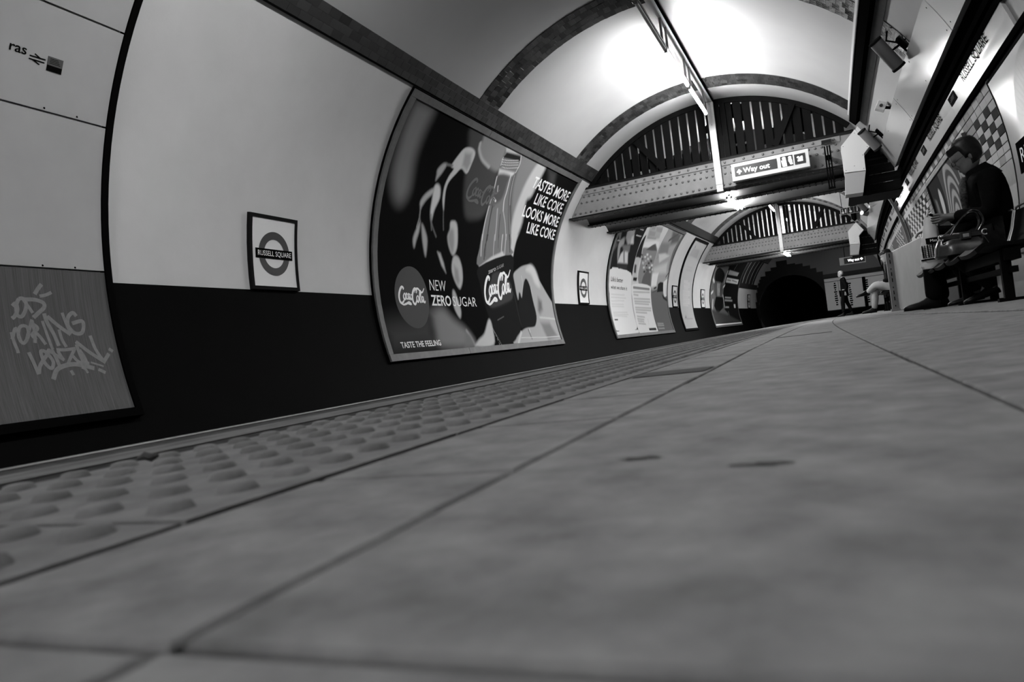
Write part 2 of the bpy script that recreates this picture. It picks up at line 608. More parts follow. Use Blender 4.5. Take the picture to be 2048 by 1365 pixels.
MB().sbox(S1 - .07, S1, .51, .64, .30, 1.86).build('notice_strip', m_black, wall_end)
for xx, zz in ((-.78, 1.75), (-.10, 1.65), (.70, 1.7)):
    mb = MB()
    for k in range(11):
        w = random.uniform(.06, .16)
        mb.sbox(S1 - .056, S1 - .04, xx - w / 2, xx + w / 2, zz - .11 * k - .07, zz - .11 * k)
    mb.build('vertical_print', m_black, wall_end)
# ================================================================ LIGHT FITTINGS
m_tube = mat('lit fluorescent tube', .9, .4, .3, emit=LAMP)
m_tubeoff = mat('unlit fluorescent tube', .35, .3, .4)
m_batten = mat('grey lamp batten', .22, .45, .4)
m_trunk = mat('white cable trunking', .62, .4, .4)
LX = -1.465
def lamp(s0, s1, x, z, label, lit=True, twin=False, top=None, group='fluorescent lamps'):
    sm = (s0 + s1) / 2
    t = thing('fluorescent_lamp', label, 'lamp', frame(sm, x, z), group)
    MB().sbox(s0 - .03, s1 + .03, x - .02, x + .02, z + .03, z + .06).build('batten', m_batten, t)
    for dx in ((-.04, .04) if twin else (0,)):
        o = MB().tube([P(s0 + (s1 - s0) * k / 4, x + dx, z) for k in range(5)], .0215, 12).build('tube', m_tube if lit else m_tubeoff, t, smooth=True)
        for e in (s0, s1):
            MB().sbox(e - .02, e + .02, x + dx - .02, x + dx + .02, z - .02, z + .03).build('lamp_holder', m_batten, t)
    if top:
        for e in (s0 + .12, s1 - .12):
            MB().sbox(e - .012, e + .012, x - .01, x + .02, z + .08, top).build('hanger', m_batten, t)
    return t
BAY = 'fluorescent lamps hung below the vault'
for k in range(2):
    lamp(-6.0 + 3.3 * k, -4.4 + 3.3 * k, LX, 3.83, ('lit fluorescent tube hung nearest the added closing wall', 'lit fluorescent tube hung second from the added closing wall')[k], True, top=4.196, group=BAY)
lamp(3.15, 4.7, LX, 3.83, 'lit fluorescent tube hung between the two unlit tubes and the near platform end', True, top=4.196, group=BAY)
lamp(6.45, 8.0, LX, 3.83, 'dark unlit fluorescent tube hung before the first tiled arch', False, top=4.196, group=BAY)
lamp(8.1, 9.65, LX, 3.83, 'dark unlit fluorescent tube hung under the first tiled arch', False, top=4.196, group=BAY)
lamp(9.75, 11.3, LX, 3.83, 'bright fluorescent tube next to the dark unlit tube', True, top=4.196, group=BAY)
lamp(11.45, 13.0, LX, 3.83, 'bright fluorescent tube ending just before the timber slat screen', True, top=4.196, group=BAY)
lamp(14.62, 16.2, LX + .02, 2.585, 'bright twin fluorescent lamp under the first riveted bridge', True, True, group='lamps under the bridges')
for s, lb in ((18.4, 'bright tube lamp hung just beyond the nearer riveted bridge'), (21.6, 'bright tube lamp hung midway between the two riveted bridges'), (24.75, 'small bright tube lamp just before the second slat screen')):
    lamp(s, s + 1.5, LX - .12, 3.86, lb, True, top=4.196, group='lamps between the bridges')
lamp(28.0, 29.6, LX - .12, 2.545, 'bright twin tube lamp under the second riveted bridge near the tunnel mouth', True, True, group='lamps under the bridges')
for k in range(1):
    lamp(35.0, 36.5, LX - .15, 3.86, 'tube lamp hung below the vault between the second bridge and the head wall', True, top=4.196, group='lamps by the head wall')
# cable trunking along the crown, dropping down the face of the screens
def trunking(sa, sb, x, label):
    t = thing('cable_trunking', label, 'trunking', frame(sb, x, 4.2))
    k = max(2, int(sb - sa))
    MB().sbox(sa, sb, x - .055, x + .055, 4.2, 4.252, k).build('ceiling_run', m_trunk, t)
    MB().sbox(sa, sb, x + .055, x + .068, 4.19, 4.252, k).build('side_cover', m_black, t)
def drop(sb, x, zd, label):
    t = thing('cable_drop', label, 'trunking', frame(sb, x, zd))
    MB().sbox(sb - .09, sb, x - .055, x + .06, zd + .13, 4.195).build('drop_box', m_trunk, t, bevel=.004)
    MB().sbox(sb - .09, sb, x - .055, x + .06, zd, zd + .125).build('drop_box', m_trunk, t, bevel=.004)
    mb = MB()
    for k in range(5):
        mb.dome(frame(sb - .091, x, zd + .08 + .38 * k), .006, .003)
    mb.build('screws', m_black, t, kind='stuff')
trunking(S0 + .1, 13.66, LX, 'white cable trunking along the crown up to the first slat screen')
trunking(17.1, 27.38, LX - .13, 'white cable trunking along the crown between the two slat screens')
trunking(30.6, 40.9, LX - .15, 'white cable trunking along the crown before the head wall')
drop(13.66, LX, 2.55, 'white upright cable box dropping past the nearer riveted bridge')
drop(27.36, LX - .13, 2.55, 'white upright cable box dropping past the bridge by the tunnel mouth')
# poster prints, u along the wall and v up the curve, in metres
ART_COLA = [
('P',0.11,0.16,[(7.398,2.312),(7.741,2.312),(7.778,2.022),(7.792,1.7),(7.866,1.311),(7.754,1.121),(7.59,1.153),(7.453,1.378),(7.4,1.716),(7.362,2.058)]),
('P',0.045,0.08,[(8.888,2.325),(8.991,2.335),(9.543,1.761),(9.282,1.713),(9.029,1.9)]),
('P',0.035,0.08,[(8.716,2.331),(9.207,2.357),(9.897,2.347),(10.036,2.174),(10.017,1.861),(10.147,1.578),(10.013,1.259),(9.745,1.153),(9.427,1.182),(9.127,1.694),(9.031,1.955)]),
('P',0.13,0.05,[(9.207,2.357),(9.897,2.347),(9.981,2.132),(9.972,1.942),(9.676,1.945),(9.351,2.025),(9.184,2.132),(9.17,2.231)]),
('L',0.22,0.05,0.05,[(9.147,2.196),(9.207,2.109),(9.399,2.006),(9.676,1.945)]),
('P',0.3,0.02,[(8.679,1.761),(8.746,1.922),(8.831,2.048),(8.997,2.087),(9.142,2.041),(9.17,1.897),(9.142,1.739),(8.959,1.777),(8.863,1.684),(8.757,1.555),(8.735,1.439),(8.768,1.301),(8.808,1.15),(8.715,1.294),(8.676,1.475),(8.711,1.626),(8.765,1.732)]),
('P',0.17,0.05,[(8.887,1.987),(9.056,2.022),(9.141,1.89),(9.12,1.768),(8.946,1.816)]),
('P',0.22,0.03,[(8.4,1.584),(8.383,1.655),(8.469,1.752),(8.559,1.755),(8.517,1.636),(8.452,1.546),(8.419,1.51)]),
('L',0.1,0.03,0.04,[(8.559,1.755),(8.706,1.768)]),
('P',0.33,0.03,[(8.429,1.426),(8.492,1.475),(8.585,1.43),(8.63,1.298),(8.561,1.133),(8.529,0.976),(8.467,1.104),(8.452,1.256)]),
('P',0.24,0.03,[(8.221,1.101),(8.177,1.185),(8.257,1.301),(8.413,1.401),(8.441,1.346),(8.314,1.233),(8.238,1.133)]),
('L',0.18,0.02,0.03,[(8.208,1.114),(8.225,0.998),(8.189,0.86)]),
('L',0.08,0.02,0.03,[(8.802,1.15),(8.884,0.898)]),
('L',0.1,0.02,0.03,[(8.523,0.972),(8.566,0.863)]),
('P',0.2,0.03,[(9.063,1.008),(9.165,1.053),(9.269,0.943),(9.138,0.927)]),
('P',0.24,0.03,[(8.162,0.586),(8.124,0.699),(8.183,0.831),(8.254,0.94),(8.255,0.811),(8.206,0.692)]),
('P',0.22,0.03,[(8.301,0.918),(8.402,0.84),(8.484,0.705),(8.459,0.496),(8.395,0.609),(8.326,0.805)]),
('L',0.12,0.02,0.03,[(8.254,0.94),(8.217,1.021)]),
('L',0.1,0.02,0.04,[(8.501,1.059),(8.549,0.947),(8.704,0.786)]),
('P',0.24,0.03,[(8.767,0.586),(8.854,0.57),(8.952,0.441),(9.011,0.306),(8.89,0.406)]),
('P',0.27,0.03,[(9.055,1.037),(9.219,1.034),(9.305,0.876),(9.32,0.689),(9.218,0.57),(9.095,0.67),(9.021,0.818),(9.061,0.914)]),
('P',0.16,0.05,[(9.088,0.931),(9.175,0.911),(9.229,0.744),(9.199,0.599),(9.099,0.686),(9.03,0.818)]),
('P',0.25,0.03,[(9.236,0.557),(9.386,0.551),(9.492,0.412),(9.507,0.251),(9.45,0.135),(9.376,0.1),(9.259,0.209),(9.181,0.377)]),
('P',0.15,0.05,[(9.257,0.431),(9.372,0.374),(9.41,0.216),(9.35,0.148),(9.263,0.241)]),
('P',0.24,0.03,[(9.176,0.064),(9.258,0.019),(9.341,-0.206),(9.271,-0.338),(9.178,-0.241),(9.14,-0.113)]),
('P',0.12,0.12,[(8.482,-0.245),(8.813,-0.196),(9.067,-0.354),(9.409,-0.538),(9.477,-0.757),(8.52,-0.734),(8.467,-0.518),(8.471,-0.351)]),
('L',0.2,0.05,0.06,[(9.375,-0.535),(9.452,-0.638),(9.494,-0.76)]),
('P',0.1,0.08,[(9.313,-0.551),(9.453,-0.596),(9.508,-0.766),(9.172,-0.773)]),
('P',0.12,0.1,[(10.435,2.347),(11.197,2.338),(11.226,2.022),(11.12,1.732),(11.143,1.407),(11.212,0.985),(10.977,1.304),(10.688,1.745),(10.558,2.061)]),
('P',0.28,0.07,[(11.156,2.338),(11.441,2.347),(11.5,2.145),(11.474,1.79),(11.34,1.668),(11.445,1.314),(11.326,0.998),(11.137,0.979),(11.048,1.314),(11.051,1.723),(11.078,2.08)]),
('P',0.28,0.03,[(11.054,1.056),(11.382,1.088),(11.331,0.86),(11.297,0.663),(11.202,0.773)]),
('P',0.03,0.1,[(11.622,2.312),(11.986,2.315),(12.16,2.087),(11.934,2.08)]),
('P',0.1,0.012,[(9.903,2.357),(9.875,2.312),(9.953,2.093),(10.0,1.948),(10.073,1.716),(10.088,1.417),(10.08,1.121),(10.052,0.873),(10.041,0.747),(10.057,0.464),(11.228,0.737),(11.182,0.847),(11.156,0.982),(11.002,1.23),(10.788,1.52),(10.688,1.745),(10.57,1.996),(10.556,2.19),(10.435,2.347)]),
('P',0.012,0.015,[(9.99,2.244),(10.473,2.289),(10.524,2.219),(9.953,2.157)]),
('P',0.33,0.03,[(10.003,1.98),(10.526,2.022),(10.508,1.967),(10.062,1.884)]),
('P',0.26,0.02,[(9.86,2.325),(10.39,2.354),(10.425,2.312),(9.949,2.251)]),
('L',0.34,0.008,0.012,[(9.94,2.122),(10.137,2.148),(10.446,2.219)]),
('L',0.34,0.008,0.012,[(9.974,2.09),(10.173,2.116),(10.486,2.186)]),
('L',0.34,0.008,0.012,[(10.008,2.058),(10.208,2.083),(10.525,2.154)]),
('L',0.34,0.008,0.012,[(10.048,2.019),(10.25,2.041),(10.571,2.116)]),
('L',0.4,0.012,0.012,[(9.953,2.157),(9.993,2.038)]),
('L',0.4,0.014,0.014,[(10.44,2.315),(10.557,2.174),(10.557,2.029)]),
('P',0.05,0.05,[(10.033,1.877),(10.386,1.945),(10.442,1.813),(10.458,1.626),(10.394,1.523),(10.206,1.494)]),
('L',0.36,0.02,0.02,[(10.031,1.861),(10.096,1.645),(10.103,1.42),(10.095,1.121),(10.1,0.879)]),
('L',0.4,0.02,0.02,[(10.447,1.958),(10.527,1.716),(10.544,1.562),(10.62,1.401)]),
('L',0.04,0.018,0.014,[(10.523,1.971),(10.623,1.732),(10.744,1.513),(10.931,1.22),(11.081,0.972)]),
('L',0.2,0.01,0.012,[(10.569,1.98),(10.662,1.739),(10.795,1.52)]),
('L',0.5,0.03,0.02,[(10.177,1.536),(10.268,1.507)]),
('L',0.3,0.02,0.02,[(10.177,1.736),(10.228,1.652)]),
('L',0.03,0.03,0.02,[(10.211,1.436),(10.237,1.214),(10.262,0.895)]),
('L',0.22,0.03,0.03,[(10.405,1.401),(10.5,1.169),(10.547,0.921)]),
('L',0.04,0.02,0.02,[(10.556,1.33),(10.668,0.934)]),
('L',0.3,0.015,0.015,[(10.62,1.401),(10.808,1.208),(10.953,0.963)]),
('L',0.33,0.022,0.02,[(10.086,0.956),(10.097,0.753),(10.105,0.631)]),
('L',0.05,0.022,0.02,[(10.234,0.969),(10.248,0.766),(10.257,0.641)]),
('L',0.24,0.022,0.02,[(10.51,0.998),(10.529,0.789),(10.54,0.663)]),
('L',0.36,0.022,0.02,[(10.798,1.027),(10.821,0.815),(10.835,0.686)]),
('L',0.3,0.022,0.02,[(10.93,1.043),(10.955,0.828),(10.971,0.696)]),
('L',0.02,0.02,0.012,[(10.271,0.972),(10.221,0.763),(10.217,0.583)]),
('L',0.05,0.015,0.012,[(10.659,1.014),(10.693,0.805)]),
('P',0.3,0.025,[(10.057,0.464),(10.478,0.644),(10.888,0.763),(10.971,0.696),(10.744,0.621)]),
('L',0.02,0.02,0.01,[(11.054,1.056),(11.167,0.77)]),
('P',0.009,0.012,[(10.057,0.46),(11.229,0.734),(11.353,0.412),(11.465,-0.039),(11.39,-0.502),(11.101,-0.654),(10.959,-0.789),(10.415,-0.782),(10.261,-0.428),(10.152,-0.106),(10.071,0.193)]),
('P',0.03,0.03,[(10.47,0.267),(10.525,0.367),(10.69,0.419),(10.858,0.422),(10.961,0.377),(11.233,0.241),(11.256,0.003),(10.907,-0.093),(10.476,-0.171),(10.299,-0.132),(10.297,0.077)]),
('L',0.012,0.02,0.01,[(10.4,-0.2),(10.788,-0.138),(11.242,-0.045)]),
('L',0.03,0.012,0.02,[(11.224,0.18),(11.362,-0.01),(11.399,-0.364),(11.417,-0.518)]),
('L',0.05,0.01,0.02,[(11.389,0.383),(11.472,0.129),(11.47,-0.023)]),
('P',0.2,0.02,[(11.353,0.412),(11.536,0.512),(11.759,0.583),(12.071,0.621),(12.285,0.557),(12.46,0.403),(12.747,0.203),(13.125,-0.077),(13.225,-0.267),(13.212,-0.444),(13.123,-0.782),(11.029,-0.792),(11.02,-0.712),(11.29,-0.596),(11.612,-0.515),(11.851,-0.509),(12.034,-0.48),(12.191,-0.303),(12.136,-0.026),(12.078,0.213),(11.885,0.361),(11.72,0.135),(11.651,0.01),(11.563,0.116),(11.481,-0.023),(11.398,0.248)]),
('P',0.3,0.06,[(12.072,0.615),(12.285,0.557),(12.46,0.403),(12.533,0.229),(12.327,0.283),(12.126,0.451),(11.882,0.515)]),
('P',0.08,0.08,[(12.403,0.026),(12.555,-0.035),(12.538,-0.184),(12.368,-0.267),(12.316,-0.203)]),
('L',0.36,0.012,0.014,[(12.091,0.213),(12.151,-0.042),(12.17,-0.287)]),
('L',0.32,0.01,0.014,[(11.691,0.399),(11.74,0.261),(11.671,0.042)]),
('L',0.28,0.03,0.04,[(12.332,-0.335),(12.804,-0.354),(13.163,-0.374)]),
('P',0.11,0.08,[(12.315,-0.435),(12.75,-0.438),(12.957,-0.705),(12.439,-0.776),(12.367,-0.602)]),
('L',0.3,0.05,0.04,[(11.327,-0.596),(11.174,-0.702),(11.077,-0.776)]),
('L',0.06,0.03,0.04,[(11.662,-0.557),(11.695,-0.718)]),
('L',0.4,0.015,0.02,[(11.711,-0.541),(11.705,-0.605)]),
('P',0.01,0.02,[(11.515,-0.023),(11.598,0.103),(11.651,0.01),(11.853,0.357),(12.073,0.18),(12.178,-0.155),(12.165,-0.335),(11.988,-0.486),(11.692,-0.512),(11.456,-0.518),(11.412,-0.48),(11.476,-0.116)]),
('L',0.34,0.01,0.012,[(11.258,-0.689),(12.279,-0.712),(13.189,-0.712)]),
('P',0.28,0.03,[(10.204,-0.357),(10.261,-0.486),(10.127,-0.77),(9.533,-0.773),(9.653,-0.683),(9.927,-0.58)]),
('L',0.3,0.006,0.008,[(10.238,-0.47),(10.329,-0.631),(10.399,-0.782)]),
('L',0.2,0.006,0.008,[(10.205,-0.386),(10.294,-0.586),(10.335,-0.779)]),
('L',0.09,0.01,0.02,[(10.516,-0.374),(10.78,-0.316)]),
('P',0.035,0.25,[(7.295,-0.412),(8.486,-0.274),(8.386,-0.715),(7.372,-0.744)]),
]
ART_SHARE=[
('P',0.1,0.05,[(16.79,1.71),(17.0,1.8),(17.14,1.58),(17.09,1.55)]),
('P',0.05,0.05,[(16.68,1.39),(16.87,1.52),(17.07,1.43),(16.93,1.27)]),
('P',0.012,0.05,[(17.85,2.05),(18.59,2.14),(18.72,1.87),(18.33,1.83)]),
('P',0.2,0.05,[(17.41,1.87),(17.99,1.9),(18.22,1.59),(17.86,1.5),(17.51,1.65)]),
('P',0.17,0.05,[(17.14,1.4),(17.18,1.56),(17.41,1.65),(17.53,1.47),(17.35,1.39),(17.41,1.22),(17.39,1.04)]),
('P',0.09,0.05,[(17.43,1.46),(18.09,1.52),(18.18,1.34),(17.67,1.33)]),
('P',0.3,0.05,[(17.51,1.23),(17.67,1.33),(18.08,1.33),(18.27,1.04),(17.41,1.01)]),
('P',0.05,0.05,[(17.67,1.33),(17.76,1.34),(18.0,1.05),(17.9,1.05)]),
('P',0.02,0.05,[(17.39,0.97),(18.28,1.02),(18.28,0.84),(17.4,0.85)]),
('P',0.33,0.05,[(17.94,1.72),(18.07,1.78),(18.31,1.57),(18.06,1.55)]),
('L',0.25,0.03,0.02,[(18.26,1.8),(18.7,1.81)]),
('L',0.22,0.03,0.02,[(18.36,1.98),(18.65,1.98)]),
('L',0.24,0.04,0.03,[(17.04,1.84),(17.3,1.84)]),
('L',0.2,0.03,0.03,[(16.95,1.53),(17.15,1.54)]),
('P',0.01,0.01,[(16.99,0.9),(17.55,0.91),(17.57,0.8),(17.04,0.8)]),
('L',0.5,0.05,0.02,[(17.06,0.85),(17.52,0.86)]),
('P',0.52,0.01,[(16.8,0.8),(18.7,0.82),(18.84,0.29),(18.85,-0.1),(18.75,-0.67),(16.84,-0.67),(16.84,-0.33),(16.91,0.24)]),
('L',0.32,0.05,0.02,[(17.05,0.22),(18.18,0.23)]),
('L',0.32,0.05,0.02,[(17.03,0.14),(18.29,0.15)]),
('L',0.32,0.05,0.02,[(17.03,0.06),(18.11,0.07)]),
('L',0.32,0.05,0.02,[(17.02,-0.02),(18.02,-0.02)]),
('L',0.32,0.05,0.02,[(17.02,-0.08),(18.02,-0.08)]),
('L',0.32,0.05,0.02,[(17.04,-0.22),(18.25,-0.22)]),
('L',0.32,0.05,0.02,[(17.05,-0.27),(18.3,-0.28)]),
('L',0.32,0.05,0.02,[(17.04,-0.32),(18.15,-0.33)]),
('P',0.06,0.01,[(17.01,-0.39),(17.3,-0.39),(17.28,-0.43),(17.0,-0.43)]),
('L',0.35,0.02,0.01,[(17.06,-0.45),(17.3,-0.45),(17.27,-0.49)]),
('P',0.5,0.01,[(16.83,-0.71),(18.86,-0.7),(18.81,-0.79),(16.82,-0.8)]),
]
ART_WINE=[
('P',0.3,0.02,[(18.77,2.2),(20.67,2.31),(20.84,1.77),(20.64,1.05),(20.82,0.5),(18.82,0.43),(18.83,0.95),(18.92,1.27),(18.82,1.88)]),
('P',0.2,0.05,[(18.99,2.21),(20.2,2.27),(20.43,1.93),(20.07,1.87),(19.27,1.83)]),
('P',0.16,0.03,[(19.19,2.2),(19.54,2.21),(19.59,2.1),(19.3,2.08)]),
('P',0.16,0.03,[(19.66,2.18),(20.25,2.22),(20.36,2.1),(19.82,2.08)]),
('P',0.16,0.03,[(19.22,2.03),(19.79,2.06),(19.88,1.94),(19.32,1.9)]),
('P',0.16,0.03,[(19.25,1.87),(20.12,1.91),(20.14,1.87),(19.32,1.81)]),
('P',0.42,0.06,[(19.29,1.69),(20.23,1.82),(20.62,1.82),(20.71,1.68),(19.31,1.55)]),
('P',0.12,0.04,[(19.31,1.55),(19.79,1.6),(20.09,1.7),(20.33,1.75),(20.71,1.61),(20.8,1.48),(20.8,1.09),(20.82,0.5),(19.55,0.57),(19.44,1.15),(19.33,1.43)]),
('P',0.05,0.03,[(19.64,1.52),(20.09,1.7),(20.34,1.75),(20.7,1.58),(20.2,1.54)]),
('P',0.06,0.03,[(19.8,0.56),(19.96,0.8),(20.33,1.03),(20.71,1.12),(20.82,0.56)]),
('P',0.28,0.03,[(19.26,1.39),(19.44,1.39),(19.45,1.34),(19.27,1.35)]),
('P',0.04,0.03,[(19.61,1.36),(19.8,1.36),(19.81,1.3),(19.63,1.31)]),
('P',0.2,0.03,[(19.98,1.33),(20.17,1.32),(20.17,1.27),(19.99,1.28)]),
('P',0.02,0.03,[(20.35,1.29),(20.55,1.28),(20.55,1.23),(20.36,1.24)]),
('P',0.34,0.03,[(19.6,1.18),(19.79,1.17),(19.79,1.12),(19.61,1.13)]),
('P',0.28,0.03,[(19.96,1.14),(20.15,1.13),(20.15,1.08),(19.96,1.09)]),
('P',0.04,0.03,[(20.33,1.1),(20.53,1.09),(20.52,1.04),(20.33,1.05)]),
('P',0.2,0.03,[(20.7,1.06),(20.91,1.05),(20.9,1.0),(20.7,1.01)]),
('P',0.02,0.03,[(19.91,0.95),(20.1,0.95),(20.08,0.89),(19.9,0.9)]),
('P',0.34,0.03,[(19.8,1.43),(19.99,1.43),(20.0,1.37),(19.82,1.38)]),
('P',0.28,0.03,[(20.18,1.4),(20.37,1.39),(20.38,1.34),(20.19,1.35)]),
('P',0.04,0.03,[(19.45,1.28),(19.64,1.28),(19.64,1.23),(19.46,1.23)]),
('P',0.2,0.03,[(19.81,1.25),(20.0,1.24),(20.0,1.19),(19.82,1.2)]),
('P',0.02,0.03,[(20.18,1.21),(20.37,1.2),(20.37,1.15),(20.18,1.16)]),
('P',0.34,0.03,[(20.55,1.17),(20.75,1.17),(20.75,1.11),(20.56,1.12)]),
('P',0.28,0.03,[(19.78,1.06),(19.96,1.06),(19.95,1.0),(19.78,1.01)]),
('P',0.04,0.03,[(20.13,1.02),(20.33,1.01),(20.32,0.96),(20.13,0.97)]),
('P',0.2,0.03,[(20.5,0.98),(20.7,0.97),(20.68,0.92),(20.5,0.93)]),
('P',0.02,0.03,[(19.29,1.38),(19.47,1.38),(19.48,1.33),(19.3,1.34)]),
('P',0.34,0.03,[(19.64,1.35),(19.83,1.35),(19.84,1.3),(19.66,1.3)]),
('P',0.28,0.03,[(20.01,1.32),(20.2,1.31),(20.21,1.26),(20.02,1.27)]),
('P',0.04,0.03,[(20.39,1.28),(20.59,1.28),(20.59,1.22),(20.4,1.23)]),
('P',0.2,0.03,[(19.64,1.17),(19.82,1.17),(19.82,1.11),(19.64,1.12)]),
('P',0.02,0.03,[(19.99,1.13),(20.18,1.13),(20.18,1.07),(20.0,1.08)]),
('P',0.34,0.03,[(20.36,1.09),(20.56,1.09),(20.55,1.03),(20.36,1.04)]),
('P',0.28,0.03,[(20.74,1.05),(20.94,1.04),(20.93,0.99),(20.73,1.0)]),
('P',0.012,0.02,[(19.09,1.89),(19.2,1.58),(19.34,1.25),(18.91,1.25),(18.89,1.46),(18.94,1.73)]),
('P',0.25,0.02,[(18.92,1.24),(19.35,1.25),(19.32,1.14),(19.3,0.82),(19.33,0.63),(18.99,0.63),(18.93,0.96)]),
('P',0.04,0.03,[(18.92,1.07),(19.12,1.06),(19.18,0.84),(18.97,0.84)]),
('P',0.012,0.02,[(18.99,0.72),(19.35,0.73),(19.3,0.63),(18.97,0.63)]),
('P',0.36,0.01,[(18.92,0.52),(20.81,0.53),(20.92,-0.0),(20.82,-0.81),(18.84,-0.79),(18.91,-0.34),(18.92,0.14)]),
('L',0.12,0.07,0.02,[(19.04,0.45),(20.69,0.45)]),
('L',0.24,0.05,0.02,[(19.04,0.33),(20.72,0.36)]),
('L',0.24,0.05,0.02,[(19.06,0.26),(19.5,0.25)]),
('L',0.24,0.05,0.02,[(19.07,0.15),(20.72,0.16)]),
('L',0.24,0.05,0.02,[(19.1,0.08),(20.7,0.08)]),
('L',0.24,0.05,0.02,[(19.11,0.02),(20.54,0.01)]),
('L',0.24,0.05,0.02,[(19.11,-0.09),(20.74,-0.1)]),
('L',0.24,0.05,0.02,[(19.1,-0.15),(20.69,-0.17)]),
('L',0.24,0.05,0.02,[(19.09,-0.22),(20.19,-0.24)]),
('L',0.24,0.05,0.02,[(19.12,-0.33),(19.85,-0.36)]),
('L',0.24,0.05,0.02,[(19.09,-0.4),(19.73,-0.43)]),
('L',0.24,0.05,0.02,[(19.09,-0.46),(19.66,-0.49)]),
('L',0.24,0.05,0.02,[(19.08,-0.53),(19.77,-0.56)]),
('P',0.5,0.01,[(19.93,-0.33),(20.77,-0.33),(20.73,-0.68),(19.96,-0.67)]),
('L',0.3,0.05,0.03,[(20.14,-0.42),(20.08,-0.57)]),
('P',0.02,0.01,[(19.96,-0.68),(20.73,-0.68),(20.72,-0.76),(19.94,-0.75)]),
]
ART_BEACH=[
('P',0.17,0.06,[(20.63,2.32),(22.47,2.34),(22.52,1.73),(22.66,1.17),(22.95,0.5),(20.89,0.44),(20.81,0.89),(20.82,1.41),(20.77,1.85)]),
('P',0.06,0.12,[(21.32,2.31),(22.45,2.32),(22.61,2.01),(21.89,1.86)]),
('P',0.11,0.1,[(20.86,1.84),(21.77,1.93),(22.01,1.57),(21.04,1.39)]),
('P',0.28,0.06,[(21.04,1.5),(21.7,1.58),(22.29,1.54),(21.38,1.27)]),
('P',0.26,0.1,[(20.83,1.06),(22.32,1.33),(22.49,1.01),(21.14,0.91)]),
('P',0.36,0.06,[(20.79,0.92),(21.58,0.97),(21.48,0.57),(20.88,0.52)]),
('L',0.05,0.1,0.08,[(21.52,1.98),(22.09,2.24)]),
('P',0.07,0.03,[(21.02,0.38),(21.77,0.49),(22.65,0.46),(22.83,0.13),(22.74,-0.84),(20.8,-0.87),(20.95,-0.35),(20.92,0.17)]),
('P',0.012,0.02,[(21.67,0.64),(21.93,0.71),(22.33,0.71),(22.32,0.43),(21.57,0.39)]),
('L',0.03,0.06,0.03,[(21.22,0.49),(21.48,0.53)]),
('L',0.05,0.03,0.02,[(21.05,0.37),(21.63,0.45)]),
('P',0.34,0.02,[(22.29,0.72),(22.75,0.85),(22.87,0.32),(22.49,0.25),(22.35,0.38)]),
('L',0.03,0.04,0.02,[(22.51,0.88),(22.77,1.03)]),
('L',0.2,0.03,0.02,[(22.54,0.64),(22.65,0.35)]),
('P',0.02,0.02,[(22.13,0.35),(22.78,0.2),(22.75,0.13),(22.33,0.2)]),
('L',0.15,0.05,0.02,[(21.08,-0.56),(21.77,-0.57)]),
('L',0.15,0.05,0.02,[(21.04,-0.62),(21.77,-0.63)]),
('L',0.15,0.05,0.02,[(21.03,-0.71),(21.71,-0.72)]),
]
ART_LETTER=[
('P',0.2,0.02,[(24.8,2.03),(25.84,2.03),(26.0,1.72),(24.83,1.75)]),
('P',0.08,0.02,[(24.99,2.04),(24.93,2.15),(25.07,2.05)]),
('L',0.22,0.04,0.02,[(25.09,1.36),(25.83,1.36)]),
('L',0.22,0.04,0.02,[(25.06,1.27),(25.89,1.27)]),
('L',0.22,0.04,0.02,[(25.1,1.24),(25.92,1.24)]),
('L',0.27,0.06,0.03,[(25.03,0.87),(25.65,0.88)]),
('L',0.27,0.06,0.03,[(25.07,0.81),(25.97,0.82)]),
('L',0.27,0.06,0.03,[(25.11,0.73),(26.01,0.75)]),
('L',0.27,0.06,0.03,[(25.14,0.67),(26.04,0.68)]),
('L',0.27,0.06,0.03,[(25.16,0.6),(25.79,0.6)]),
('L',0.27,0.06,0.03,[(25.04,0.52),(26.08,0.53)]),
('L',0.27,0.06,0.03,[(25.05,0.45),(26.09,0.46)]),
('L',0.27,0.06,0.03,[(25.05,0.38),(26.1,0.39)]),
('L',0.27,0.06,0.03,[(25.05,0.31),(25.81,0.31)]),
('L',0.27,0.06,0.03,[(25.04,0.24),(26.08,0.24)]),
('L',0.27,0.06,0.03,[(25.02,0.17),(26.06,0.16)]),
('L',0.27,0.06,0.03,[(24.99,0.1),(26.03,0.09)]),
('L',0.27,0.06,0.03,[(24.96,0.03),(25.72,0.02)]),
('P',0.12,0.02,[(24.89,-0.43),(25.15,-0.31),(25.16,-0.43)]),
('L',0.2,0.05,0.02,[(24.88,-0.44),(26.06,-0.45)]),
]
